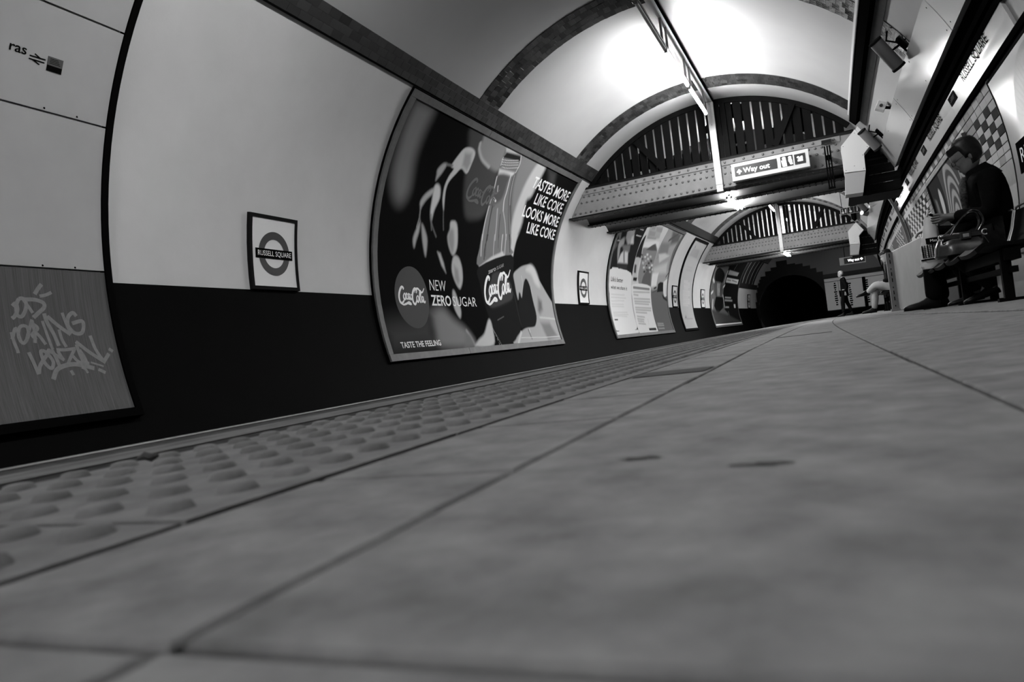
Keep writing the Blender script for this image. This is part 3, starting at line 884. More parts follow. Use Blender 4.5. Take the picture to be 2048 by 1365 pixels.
ART_NIGHT=[
('P',0.07,0.05,[(29.41,1.52),(30.41,1.66),(32.01,1.78),(32.27,1.58),(32.39,1.0),(32.39,0.31),(32.5,-0.09),(33.09,-0.39),(29.95,-0.76),(29.87,-0.1),(29.72,0.7)]),
('P',0.006,0.02,[(30.0,1.44),(30.34,1.63),(31.12,1.58),(31.96,1.39),(31.91,1.04),(31.34,1.05),(30.36,1.07)]),
('P',0.05,0.03,[(30.32,1.04),(31.87,1.01),(32.06,0.65),(31.82,0.46),(30.85,0.42),(30.43,0.72)]),
('P',0.16,0.05,[(30.83,1.0),(31.53,1.0),(31.68,0.47),(31.15,0.46)]),
('L',0.4,0.05,0.04,[(31.4,0.77),(31.5,0.63)]),
('P',0.006,0.02,[(30.85,0.42),(32.47,0.43),(32.25,-0.04),(30.81,-0.31),(30.42,0.04)]),
('L',0.38,0.1,0.05,[(29.8,1.27),(29.89,1.14),(30.22,1.01)]),
('L',0.38,0.1,0.05,[(29.91,0.54),(30.21,0.63)]),
('L',0.38,0.1,0.05,[(30.24,0.28),(30.0,-0.1)]),
('L',0.38,0.1,0.05,[(32.31,0.51),(32.47,0.37),(32.63,-0.01)]),
('L',0.38,0.1,0.05,[(32.23,0.85),(32.51,0.95)]),
('L',0.38,0.1,0.05,[(32.33,1.56),(32.33,1.06)]),
('L',0.12,0.05,0.05,[(33.29,-0.21),(33.42,-0.49),(33.81,-0.63),(34.17,-0.61)]),
('L',0.08,0.05,0.05,[(33.55,1.71),(33.74,2.08)]),
('P',0.03,0.1,[(29.87,-0.1),(33.12,-0.36),(35.64,-0.71),(30.0,-0.73)]),
]
GRAFFITI=[
(0.0341,[(3.065,-0.249),(3.091,-0.23),(3.094,-0.275),(3.07,-0.316),(3.05,-0.332)]),
(0.0341,[(3.115,-0.201),(3.15,-0.204),(3.152,-0.256),(3.117,-0.316),(3.087,-0.307),(3.09,-0.249),(3.115,-0.201)]),
(0.031,[(3.139,-0.201),(3.161,-0.24),(3.189,-0.294)]),
(0.0372,[(3.138,-0.204),(3.215,-0.204),(3.269,-0.224),(3.27,-0.256),(3.226,-0.294),(3.188,-0.326)]),
(0.0372,[(3.276,-0.096),(3.246,-0.131),(3.221,-0.166)]),
(0.031,[(3.252,-0.179),(3.296,-0.169),(3.337,-0.15)]),
(0.031,[(3.03,-0.422),(3.035,-0.489),(3.044,-0.537),(3.046,-0.562)]),
(0.031,[(3.026,-0.47),(3.063,-0.396),(3.077,-0.489)]),
(0.031,[(3.11,-0.38),(3.137,-0.393),(3.133,-0.447),(3.093,-0.498),(3.07,-0.457),(3.083,-0.399),(3.11,-0.38)]),
(0.031,[(3.177,-0.339),(3.15,-0.399),(3.114,-0.482)]),
(0.031,[(3.169,-0.361),(3.203,-0.399),(3.158,-0.441),(3.18,-0.476)]),
(0.031,[(3.176,-0.348),(3.178,-0.425),(3.167,-0.498)]),
(0.031,[(3.182,-0.425),(3.208,-0.457),(3.235,-0.511)]),
(0.0372,[(3.263,-0.297),(3.273,-0.358),(3.301,-0.435),(3.321,-0.524)]),
(0.027899999999999998,[(3.243,-0.348),(3.257,-0.444),(3.273,-0.546)]),
(0.0372,[(3.281,-0.316),(3.346,-0.383),(3.421,-0.447)]),
(0.031,[(3.389,-0.291),(3.403,-0.358),(3.424,-0.441)]),
(0.031,[(3.345,-0.409),(3.352,-0.479),(3.371,-0.534)]),
(0.0372,[(3.487,-0.316),(3.465,-0.291),(3.426,-0.323),(3.416,-0.383),(3.451,-0.435),(3.5,-0.438),(3.525,-0.396),(3.522,-0.351),(3.446,-0.367)]),
(0.0341,[(3.112,-0.559),(3.127,-0.626),(3.142,-0.712)]),
(0.0341,[(3.144,-0.706),(3.171,-0.645),(3.26,-0.546)]),
(0.0341,[(3.203,-0.553),(3.23,-0.572),(3.257,-0.633),(3.234,-0.677),(3.201,-0.639),(3.189,-0.569),(3.203,-0.553)]),
(0.0341,[(3.265,-0.546),(3.282,-0.601),(3.293,-0.661)]),
(0.031,[(3.235,-0.546),(3.336,-0.626)]),
(0.031,[(3.298,-0.55),(3.363,-0.553),(3.435,-0.546)]),
(0.031,[(3.305,-0.559),(3.329,-0.62)]),
(0.031,[(3.424,-0.553),(3.385,-0.607),(3.349,-0.661)]),
(0.0341,[(3.446,-0.518),(3.456,-0.591),(3.469,-0.665)]),
(0.031,[(3.4,-0.597),(3.438,-0.645),(3.508,-0.658)]),
(0.031,[(3.46,-0.556),(3.483,-0.61),(3.492,-0.665)]),
(0.0372,[(3.446,-0.498),(3.529,-0.578),(3.631,-0.661)]),
(0.0341,[(3.561,-0.457),(3.58,-0.559),(3.613,-0.636)]),
(0.0372,[(3.612,-0.658),(3.651,-0.62),(3.673,-0.594)]),
(0.0434,[(3.227,-0.754),(3.268,-0.69),(3.326,-0.665),(3.399,-0.658),(3.466,-0.674),(3.535,-0.697)]),
(0.0248,[(3.445,-0.684),(3.469,-0.7),(3.479,-0.728)]),
(0.031,[(3.363,-0.7),(3.374,-0.735)]),
(0.0341,[(3.563,-0.706),(3.61,-0.735)]),
(0.0341,[(3.682,-0.559),(3.71,-0.581)]),
(0.0186,[(3.519,-0.652),(3.609,-0.687)]),
]
# ================================================================ LEFT WALL: POSTERS, ROUNDELS, BOARD
def catmull(pts, n=6):
    pts = [np.array(p, float) for p in pts]
    if len(pts) < 3:
        return pts
    q = [2 * pts[0] - pts[1]] + pts + [2 * pts[-1] - pts[-2]]
    if np.allclose(pts[0], pts[-1]):
        q[0], q[-1] = pts[-2], pts[1]
    out = []
    for i in range(1, len(q) - 2):
        p0, p1, p2, p3 = q[i - 1:i + 3]
        for k in range(n):
            t = k / n
            out.append(.5 * ((2 * p1) + (-p0 + p2) * t + (2 * p0 - 5 * p1 + 4 * p2 - p3) * t * t + (-p0 + 3 * p1 - 3 * p2 + p3) * t ** 3))
    out.append(pts[-1])
    return out
def ribbon(mb, pts, w, f, smooth=6, taper=None):
    """flat brush stroke of width w along pts, laid by f(u, v)"""
    c = catmull(pts, smooth)
    n = len(c)
    vs = []
    for i in range(n):
        d = c[min(i + 1, n - 1)] - c[max(i - 1, 0)]
        d = d / (np.hypot(*d) + 1e-9)
        ww = w / 2
        if taper:
            ww *= np.interp(i / (n - 1), taper[0], taper[1])
        vs += [f(c[i][0] - d[1] * ww, c[i][1] + d[0] * ww), f(c[i][0] + d[1] * ww, c[i][1] - d[0] * ww)]
    mb.add(vs, [(2 * i, 2 * i + 1, 2 * i + 3, 2 * i + 2) for i in range(n - 1)])
def seg_dist(U, V, a, b):
    dx, dy = b[0] - a[0], b[1] - a[1]
    L = dx * dx + dy * dy + 1e-12
    t = np.clip(((U - a[0]) * dx + (V - a[1]) * dy) / L, 0, 1)
    return np.hypot(U - a[0] - t * dx, V - a[1] - t * dy)
def paint(art, U, V, ink):
    for l in art:
        if l[0] == 'P':
            _, g, soft, pts = l
            if len(pts) > 5:
                pts = [tuple(p) for p in catmull(list(pts) + [pts[0]], 4)][:-1]
            xs = [p[0] for p in pts]
            ys = [p[1] for p in pts]
            m = (U > min(xs) - soft) & (U < max(xs) + soft) & (V > min(ys) - soft) & (V < max(ys) + soft)
            u, v = U[m], V[m]
            if u.size == 0:
                continue
            d = np.full(u.shape, 9.0)
            ins = np.zeros(u.shape, bool)
            for a, b in zip(pts, pts[1:] + pts[:1]):
                d = np.minimum(d, seg_dist(u, v, a, b))
                if a[1] != b[1]:
                    c = ((a[1] > v) != (b[1] > v)) & (u < (b[0] - a[0]) * (v - a[1]) / (b[1] - a[1]) + a[0])
                    ins ^= c
            sd = np.where(ins, d, -d)
            k = np.clip(sd / (2 * soft) + .5, 0, 1)
        else:
            _, g, w, soft, pts = l
            xs = [p[0] for p in pts]
            ys = [p[1] for p in pts]
            e = w + soft
            m = (U > min(xs) - e) & (U < max(xs) + e) & (V > min(ys) - e) & (V < max(ys) + e)
            u, v = U[m], V[m]
            if u.size == 0:
                continue
            d = np.full(u.shape, 9.0)
            pp = [tuple(p) for p in catmull(pts, 4)]
            for a, b in zip(pp[:-1], pp[1:]):
                d = np.minimum(d, seg_dist(u, v, a, b))
            k = np.clip((w / 2 + soft / 2 - d) / soft, 0, 1)
        k = k * k * (3 - 2 * k)
        ink[m] = ink[m] * (1 - k) + GAIN * g * k
    return ink
GAIN = 1.7
m_print = print_mat('printed paper')
def sheet(name, s0, s1, v0, v1, off, art, base, parent, nu, nv, side='L', m=None):
    """paper pasted on the board; u runs along the wall, v up the curve (metres)"""
    us, vv = np.linspace(s0, s1, nu), np.linspace(v0, v1, nv)
    U, V = np.meshgrid(us, vv)
    ink = np.clip(paint(art, U, V, np.full(U.shape, float(base))), 0, .62)
    r = RT - off
    vs = [W(u, v / r if side == 'L' else PI - v / r, off) for v in vv for u in us]
    fs = [(j * nu + i, j * nu + i + 1, (j + 1) * nu + i + 1, (j + 1) * nu + i) for j in range(nv - 1) for i in range(nu - 1)]
    o = MB().add(vs, fs).build(name, m or m_print, parent, smooth=False)
    at = o.data.color_attributes.new('ink', 'FLOAT_COLOR', 'POINT')
    g = ink.ravel()
    at.data.foreach_set('color', np.stack([g, g, g, np.ones_like(g)], 1).ravel().astype(np.float32))
    return o
def onwall(off):
    r = RT - off
    return lambda u, v: W(u, v / r, off)
def onright(off):
    """right wall: u grows away from R of the reader's left, i.e. towards smaller s"""
    r = RT - off
    return lambda u, v: W(-u, PI - v / r, off)
COLA = [  # centre lines of the flowing script, in a unit box
    (1.3, [(.19, .86), (.21, .95), (.15, 1.0), (.07, .80), (.02, .50), (.03, .22), (.09, .12), (.16, .22), (.20, .34)]),
    (1.0, [(.05, .12), (.14, .04), (.26, .10), (.36, .18), (.43, .08), (.36, .08), (.28, .12)]),
    (1.0, [(.22, .66), (.18, .52), (.19, .36), (.23, .34), (.26, .50), (.24, .64), (.22, .66)]),
    (1.0, [(.33, .60), (.30, .66), (.28, .52), (.29, .36), (.34, .38)]),
    (1.0, [(.41, .62), (.37, .64), (.355, .48), (.37, .35), (.41, .48), (.425, .66)]), (1.0, [(.425, .66), (.425, .40), (.45, .34), (.47, .42)]),
    (1.3, [(.46, .60), (.49, .60)]),
    (1.3, [(.68, .70), (.70, .86), (.64, .96), (.56, .80), (.51, .50), (.52, .20), (.58, .08), (.64, .22), (.67, .36)]),
    (1.0, [(.62, .72), (.66, .92), (.76, .96), (.84, .80), (.92, .78), (1.0, 1.0)]),
    (1.0, [(.71, .56), (.67, .44), (.68, .26), (.72, .22), (.75, .38), (.74, .52), (.71, .56)]),
    (1.1, [(.79, .40), (.85, .70), (.84, .84), (.81, .74), (.79, .40), (.80, .20), (.84, .24)]),
    (1.0, [(.92, .50), (.88, .52), (.86, .36), (.88, .22), (.92, .36), (.935, .54)]), (1.0, [(.935, .54), (.935, .26), (.97, .20), (1.0, .30)])]
def cola_script(mb, f, u0, v0, w, h, wt, shear=0.0):
    for k, pts in COLA:
        ribbon(mb, [(u0 + x * w, v0 + y * h + shear * x * w) for x, y in pts], wt * k, f, 5, ([0, .3, .7, 1], [.5, 1.1, 1, .55]))
m_ink_white = mat('white print', .80, .5, .1)
m_ink_black = mat('black print', .004, .6, .0)
m_ink_grey = mat('grey print', .085, .6, .0)
m_frame = mat('dull bronze poster frame', .10, .5, .25, noise=.2, nscale=7)
m_framed = mat('dark poster frame', .012, .6, .0)
def poster_frame(t, s0, s1, v0, v1, w, m, joints=()):
    r = RT
    def rail(sa, sb, va, vb):
        MB().wall(sa, sb, va / r, vb / r, -.01, .048, max(1, int(sb - sa)), max(1, int((vb - va) * 5))).build('frame_rail', m, t)
    cuts = [s0] + list(joints) + [s1]
    for a, b in zip(cuts[:-1], cuts[1:]):
        rail(a + .004, b - .004, v1 - w, v1)
        rail(a + .004, b - .004, v0, v0 + w)
    rail(s0, s0 + w, v0 + w + .003, v1 - w - .003)
    rail(s1 - w, s1, v0 + w + .003, v1 - w - .003)
    MB().wall(s0 - .012, s1 + .012, (v0 - .012) / r, (v1 + .012) / r, -.02, .022, 6, 12).build('backing_board', m_black, t)
# ---- the big drink poster
t = thing('advertising_poster', 'large curved poster of a hand gripping a cola bottle on the track wall', 'poster', frame(10.2, -4.75, .1))
poster_frame(t, 7.225, 13.185, -.885, 2.445, .09, m_frame, (9.25,))
sh = sheet('poster_sheet', 7.318, 13.09, -.792, 2.352, .032, ART_COLA, .0075, t, 430, 280)
F = onwall(.0336)
def sub(name, m):
    mb.build(name, m, sh)
mb = MB()
for i in range(1):
    N, cu, cv, rr = 48, 8.06, -.066, .405
    rings = [.0, .25, .5, .75, 1.0]
    vs = [F(cu + rr * q * math.cos(2 * PI * k / N), cv + rr * q * math.sin(2 * PI * k / N)) for q in rings for k in range(N)]
    mb.add(vs, [(j * N + k, j * N + (k + 1) % N, (j + 1) * N + (k + 1) % N, (j + 1) * N + k) for j in range(4) for k in range(N)])
sub('red_disc', m_ink_grey)
F = onwall(.0352)
mb = MB(); cola_script(mb, F, 7.735, -.17, .64, .235, .026); sub('disc_lettering', m_ink_white)
mb = MB(); cola_script(mb, F, 10.19, -.165, 1.02, .45, .042, .19); sub('bottle_lettering', m_ink_white)
for k, (tx, u1, v0, wd) in enumerate((('TASTES MORE', 13.03, 1.920, 1.72), ('LIKE COKE,', 13.03, 1.672, 1.38), ('LOOKS MORE', 13.03, 1.412, 1.68), ('LIKE COKE', 13.03, 1.160, 1.33))):
    mb = MB(); lettering(mb, tx, F, u1, v0, wd, .195, .016, align='r'); sub('slogan_line', m_ink_white)
mb = MB(); lettering(mb, 'NEW', F, 8.53, .046, .445, .155, -.006); sub('slogan_line', m_ink_white)
mb = MB(); lettering(mb, 'ZERO', F, 8.53, -.158, .55, .145, .02); sub('slogan_line', m_ink_white)
mb = MB(); lettering(mb, 'SUGAR', F, 9.13, -.162, .74, .148, -.006); sub('slogan_line', m_ink_white)
mb = MB(); lettering(mb, 'TASTE THE FEELING', F, 7.55, -.716, .975, .078, .02); sub('slogan_line', m_ink_white)
mb = MB()
lettering(mb, 'zero', lambda u, v: F(u, v + .26 * (u - 10.37)), 10.37, .365, .28, .075, .03)
lettering(mb, 'SUGAR', lambda u, v: F(u, v + .26 * (u - 10.37)), 10.68, .365, .27, .06, .0)
sub('slogan_line', mat('pale grey print', .3, .5, .3))
mb = MB(); cola_script(mb, F, 9.30, 1.38, .98, .34, .034, -.03); sub('faded_lettering', mat('faded grey print', .10, .6, .2))
# ---- roundel name boards
m_rplate = mat('white enamel', .66, .3, .5)
m_ring = mat('dark roundel ring', .028, .35, .5)
def roundel(s0, label, group='station roundels on the track wall'):
    s1 = s0 + .655
    t = thing('roundel_sign', label, 'sign', frame(s0 + .33, -4.78, .95), group)
    r = RT
    v0, v1, w = -.052, .672, .034
    MB().wall(s0 + .01, s1 - .01, (v0 + .01) / r, (v1 - .01) / r, -.01, .030, 1, 8).build('plate', m_rplate, t)
    for a, b, c, d in ((s0, s1, v1 - w, v1), (s0, s1, v0, v0 + w), (s0, s0 + w, v0 + w, v1 - w), (s1 - w, s1, v0 + w, v1 - w)):
        MB().wall(a, b, c / r, d / r, -.01, .038, 1, 6).build('frame_bar', m_framed, t)
    cu, cv = (s0 + s1) / 2, .300
    F = onwall(.033)
    mb = MB()
    N = 48
    vs = []
    for k in range(N):
        a = 2 * PI * k / N
        vs += [F(cu + .212 * math.cos(a), cv + .212 * math.sin(a)), F(cu + .138 * math.cos(a), cv + .138 * math.sin(a))]
    mb.add(vs, [(2 * k, 2 * k + 1, (2 * k + 3) % (2 * N), (2 * k + 2) % (2 * N)) for k in range(N)])
    mb.build('ring', m_ring, t)
    bar = MB().wall(cu - .25, cu + .25, (cv - .046) / r, (cv + .046) / r, .02, .0365, 1, 2).build('name_bar', m_ink_black, t)
    mb = MB()
    lettering(mb, 'RUSSELL SQUARE', onwall(.040), cu - .228, cv - .025, .456, .05, .0)
    mb.build('lettering', m_ink_white, bar)
roundel(5.258, 'station roundel board between the graffiti panel and the cola poster')
roundel(14.70, 'station roundel board between the cola poster and the three-sheet poster')
roundel(23.55, 'small roundel board between the beach poster and the pale letter poster')
roundel(28.0, 'small roundel board between the pale letter poster and the dark poster')
roundel(38.5, 'tiny roundel board between the dark poster and the tunnel mouth')
# ---- three sheets side by side
t = thing('advertising_poster', 'three-sheet poster board with a white text sheet, a wine bottle and a beach', 'poster', frame(19.8, -4.75, .1))
poster_frame(t, 16.74, 22.86, -.895, 2.42, .085, m_frame, (18.84,))
sh = sheet('poster_sheet', 16.83, 18.84, -.81, 2.33, .032, ART_SHARE, .02, t, 110, 170)
F = onwall(.0345)
mb = MB(); lettering(mb, "Life's better", F, 17.03, .54, 1.02, .115, .0); sub('slogan_line', m_ink_black)
mb = MB(); lettering(mb, 'when we share it', F, 17.03, .355, 1.40, .10, .0); sub('slogan_line', m_ink_black)
sheet('poster_sheet', 18.85, 20.87, -.81, 2.33, .032, ART_WINE, .36, t, 110, 170)
sheet('poster_sheet', 20.88, 22.77, -.81, 2.33, .032, ART_BEACH, .12, t, 100, 150)
# ---- pale letter poster
t = thing('advertising_poster', 'narrow pale poster printed like a typed letter', 'poster', frame(25.5, -4.75, .1))
poster_frame(t, 24.42, 26.52, -.885, 2.40, .075, m_framed)
sheet('poster_sheet', 24.50, 26.44, -.81, 2.32, .032, ART_LETTER, .40, t, 70, 110)
# ---- dark poster by the tunnel mouth
t = thing('advertising_poster', 'dark poster of a drink can next to the tunnel mouth', 'poster', frame(32.8, -4.75, .1))
poster_frame(t, 29.7, 35.8, -.885, 2.40, .075, m_frame)
sh = sheet('poster_sheet', 29.78, 35.72, -.81, 2.32, .032, ART_NIGHT + [
    ('P', .20, .03, [(32.6, 1.44), (34.8, 1.46), (34.9, 1.62), (32.6, 1.64)]), ('P', .36, .02, [(32.6, 1.09), (35.4, 1.09), (35.4, 1.30), (32.6, 1.30)]),
    ('L', .14, .06, .03, [(32.8, 1.2), (33.6, 1.2)]), ('L', .14, .06, .03, [(33.9, 1.22), (35.1, 1.18)]),
    ('P', .2, .02, [(32.8, .39), (34.2, .39), (34.2, .46), (32.8, .46)]), ('P', .2, .02, [(32.76, .26), (34.5, .26), (34.5, .34), (32.76, .34)]),
    ('P', .2, .02, [(32.8, -.04), (33.6, -.04), (33.6, .03), (32.8, .03)]), ('P', .36, .02, [(34.8, -.03), (35.2, -.03), (35.2, .14), (34.8, .14)])], .010, t, 120, 130)
MB().wall(29.8, 35.7, -.80 / RT, -.74 / RT, .0, .04, 6, 1).build('paper_strip', m_ink_white, t)
# ---- dark ribs before the head wall
t = thing('striped_tile_panel', 'dark tiled panel with pale upright stripes beside the tunnel mouth', 'wall panel', frame(38.4, -4.7, 2.0))
MB().wall(36.0, 40.9, .955 / RT, 1.2 / RT, -.005, .02, 4, 3).build('base_band', m_dark, t)
e = [36.0, 36.5, 36.68, 37.4, 37.58, 38.3, 38.48, 39.2, 39.38, 39.75]
for a, b in zip(e[0::2], e[1::2]):
    MB().wall(a, b, 1.2 / RT, A_FR1 - .01, -.005, .02, 1, 8).build('stripe_tile', m_dark, t)
# ---- line diagram board with graffiti
t = thing('line_diagram_board', 'tall enamel board with graffiti on its lowest sheet and a black edge', 'board', frame(3.0, -4.7, 0))
m_board = mat('off white enamel board', .36, .45, .25, noise=.06, nscale=1.5)
m_board2 = mat('scratched dirty metal sheet', .066, .5, .25, noise=.42, nscale=14, stretch=(1, 9, .12), bump=.15, bscale=30, detail=8)
cutv = [(-.317, .003, m_board2), (.007, .332, m_board), (.336, .544, m_board), (.548, .752, m_board)]
first = None
for a, b, m in cutv:
    o = MB().wall(1.1, 3.752, a, b, -.01, .050, 3, 8).build('board_sheet', m, t, smooth=True)
    if first is None:
        first = o
MB().wall(3.756, 3.805, -.335, .752, -.01, .062, 1, 24).build('edge_trim', m_black, t)
MB().wall(1.1, 3.80, -.338, -.319, -.01, .062, 3, 1).build('edge_trim', m_black, t)
m_graf = mat('pale spray paint', .17, .6, .3, noise=.15, nscale=30)
mb = MB()
for w, pts in GRAFFITI:
    ribbon(mb, pts, w * .72, onwall(.0515 + random.uniform(0, .0008)), 5)
mb.build('graffiti', m_graf, first)
mb = MB()
lettering(mb, 'ras', onwall(.0525), 3.030, 1.387, .107, .062, .012)
F = onwall(.0525)
for a, b in (((3.158, 1.392), (3.262, 1.395)), ((3.156, 1.372), (3.258, 1.374)), ((3.188, 1.412), (3.230, 1.392)), ((3.18, 1.372), (3.228, 1.353))):
    ribbon(mb, [a, b], .0085, F, 1)
mb.build('lettering', m_ink_black, t)
st = MB().wall(3.275, 3.378, 1.333 / (RT - .05), 1.428 / (RT - .05), .045, .0525, 1, 1).build('sticker', m_ink_grey, t)
mb = MB()
mb.wall(3.276, 3.377, 1.335 / (RT - .05), 1.372 / (RT - .05), .05, .0532, 1, 1)
for k in range(4):
    mb.wall(3.29, 3.362 - .006 * k, (1.384 + .0095 * k) / (RT - .05), (1.388 + .0095 * k) / (RT - .05), .05, .0532, 1, 1)
mb.build('sticker_print', m_ink_black, st)
mb = MB()
for s, a in ((3.30, .338), (3.53, .338), (3.30, .0075), (3.53, .0075), (3.0, .338), (3.0, .0075)):
    mb.dome(Matrix.Translation(W(s, a + .003, .05)) @ Matrix.Rotation(PI / 2, 4, 'Z'), .008, .004)
mb.build('screws', m_black, t, kind='stuff')
# ================================================================ BRIDGES, SCREENS, SIGNS
m_girder = mat('pale grey painted steel', .20, .55, .2, noise=.12, nscale=4, bump=.1, bscale=30)
m_girderd = mat('dark painted steel', .008, .5, .12, noise=.3, nscale=6)
m_rivet = mat('grey rivet steel', .10, .45, .4)
m_soffit = mat('semi gloss soffit paint', .10, .38, .35)
m_timber = mat('black stained timber', .003, .6, .05, noise=.4, nscale=10, stretch=(1, 1, .15))
m_timber2 = mat('old dark boards', .006, .7, .04, noise=.6, nscale=9, stretch=(.2, 1, 1))
def rowpos(x0, x1, pitch):
    n = int((x1 - x0) / pitch)
    return [x0 + pitch * k for k in range(n + 1)]
def bridge(sb, x_off, label, n_g=3, rivets=True):
    """riveted plate girders across the tunnel carrying a footbridge, with shallow arches between them"""
    t = thing('footbridge', label, 'bridge', frame(sb + 1.3, XT, 2.6))
    gs = [sb, sb + 1.15, sb + 2.5]
    xa = lambda z: XT - math.sqrt(RT ** 2 - (z - ZT) ** 2)
    xb = lambda z: XT + math.sqrt(RT ** 2 - (z - ZT) ** 2)
    for i, g in enumerate(gs):
        m = m_girder if i == 0 else m_girderd
        MB().add([P(g, xa(2.6), 2.6), P(g, xb(2.6), 2.6), P(g, xb(3.12), 3.12), P(g, xa(3.12), 3.12),
                  P(g + .03, xa(2.6), 2.6), P(g + .03, xb(2.6), 2.6), P(g + .03, xb(3.12), 3.12), P(g + .03, xa(3.12), 3.12)],
                 [(0, 1, 2, 3), (7, 6, 5, 4), (0, 4, 5, 1), (1, 5, 6, 2), (2, 6, 7, 3), (3, 7, 4, 0)]).build('girder_web', m, t)
        if i == 0:
            MB().add([P(g - .014, xa(2.98) + .01, 3.026), P(g - .014, .58, 3.026), P(g - .014, .58, 3.12), P(g - .014, xa(3.12) + .01, 3.12),
                      P(g, xa(2.98) + .01, 3.026), P(g, .58, 3.026), P(g, .58, 3.12), P(g, xa(3.12) + .01, 3.12)],
                     [(0, 1, 2, 3), (7, 6, 5, 4), (0, 4, 5, 1), (1, 5, 6, 2), (2, 6, 7, 3), (3, 7, 4, 0)]).build('top_angle', m_girder, t)
        MB().sbox(g - .13, g + .16, xa(2.6), xb(2.6), 2.575, 2.60).build('bottom_flange', m_girderd, t)
        mb = MB()
        nd = 8 if sb < 20 else 6
        if i == 0:
            for z, p, ph in ((3.078, .165, .02), (2.99, .1085, .01), (2.88, .1105, .03), (2.68, .1105, .0)):
                for x in rowpos(xa(z) + .06 + ph, .60, p):
                    mb.dome(frame(g - (.014 if z > 3.03 else 0), x, z), .024, .021, nd)
        for sg in (-.1, .13):
            for x in rowpos(xa(2.58) + .1, xb(2.58) - .1, .11):
                mb.dome(frame(g + sg, x, 2.575) @ Matrix.Rotation(PI / 2, 4, 'X'), .018, .014, 6)
        mb.build('rivets', m_rivet if i == 0 else m_girderd, t, smooth=True, kind='stuff')
    for a, b in zip(gs[:-1], gs[1:]):
        mb = MB()
        N = 14
        vs, fs = [], []
        for k in range(N + 1):
            u = k / N
            s = a + .03 + (b - a - .03) * u
            z = 2.61 + .11 * (1 - (2 * u - 1) ** 2)
            vs += [P(s, xa(z), z), P(s, xb(z), z), P(s, xa(z), z + .05), P(s, xb(z), z + .05)]
        for k in range(N):
            q = 4 * k
            fs += [(q, q + 1, q + 5, q + 4), (q + 2, q + 6, q + 7, q + 3)]
        mb.add(vs, fs).build('arched_soffit', m_soffit, t, smooth=True)
    mb = MB()
    mb.add([P(gs[0] - .02, xa(3.12), 3.12), P(gs[0] - .02, xb(3.12), 3.12), P(gs[2] + .2, xb(3.12), 3.12), P(gs[2] + .2, xa(3.12), 3.12),
            P(gs[0] - .02, xa(3.16), 3.16), P(gs[0] - .02, xb(3.16), 3.16), P(gs[2] + .2, xb(3.16), 3.16), P(gs[2] + .2, xa(3.16), 3.16)],
           [(3, 2, 1, 0), (4, 5, 6, 7), (0, 1, 5, 4), (2, 3, 7, 6)])
    mb.build('deck', m_girderd, t)
    # far side of the passage over the bridge
    mb = MB()
    N = 24
    for k in range(N):
        x0, x1 = xa(3.16) + (xb(3.16) - xa(3.16)) * k / N, xa(3.16) + (xb(3.16) - xa(3.16)) * (k + 1) / N
        tz = lambda x: ZT + math.sqrt(max(RT ** 2 - (x - XT) ** 2, .01))
        s = gs[2] + .1
        mb.add([P(s, x0, 3.16), P(s, x1, 3.16), P(s, x1, tz(x1)), P(s, x0, tz(x0)), P(s + .1, x0, 3.16), P(s + .1, x1, 3.16), P(s + .1, x1, tz(x1)), P(s + .1, x0, tz(x0))],
               [(0, 1, 2, 3), (7, 6, 5, 4)])
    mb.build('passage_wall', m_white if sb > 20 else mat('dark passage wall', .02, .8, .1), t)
    if sb < 20:  # added boards, put in to darken parts of the gaps between slats
        for k in range(26):
            x0 = random.uniform(-3.7, .5)
            z0 = random.uniform(3.2, 4.0)
            if z0 + .5 < ZT + math.sqrt(RT ** 2 - (x0 - XT) ** 2) + .25:
                MB().sbox(sb + .25 + .02 * k, sb + .262 + .02 * k, x0, x0 + random.uniform(.25, .55), z0, z0 + random.uniform(.12, .3)).build('added_slit_blocker', m_girderd, t)
    return t
bridge(13.70, 0, 'riveted steel footbridge over the track nearer the cola poster')
bridge(27.40, 0, 'riveted steel footbridge nearer the tunnel mouth')
for s, z, lb in ((15.2, 3.86, 'bright tube lamp behind the slats of the first screen'), (28.9, 3.86, 'bright tube lamp behind the slats of the second screen')):
    lamp(s - .05, s + .75, LX, z, lb, True, top=4.24, group='lamps in the bridge passages')
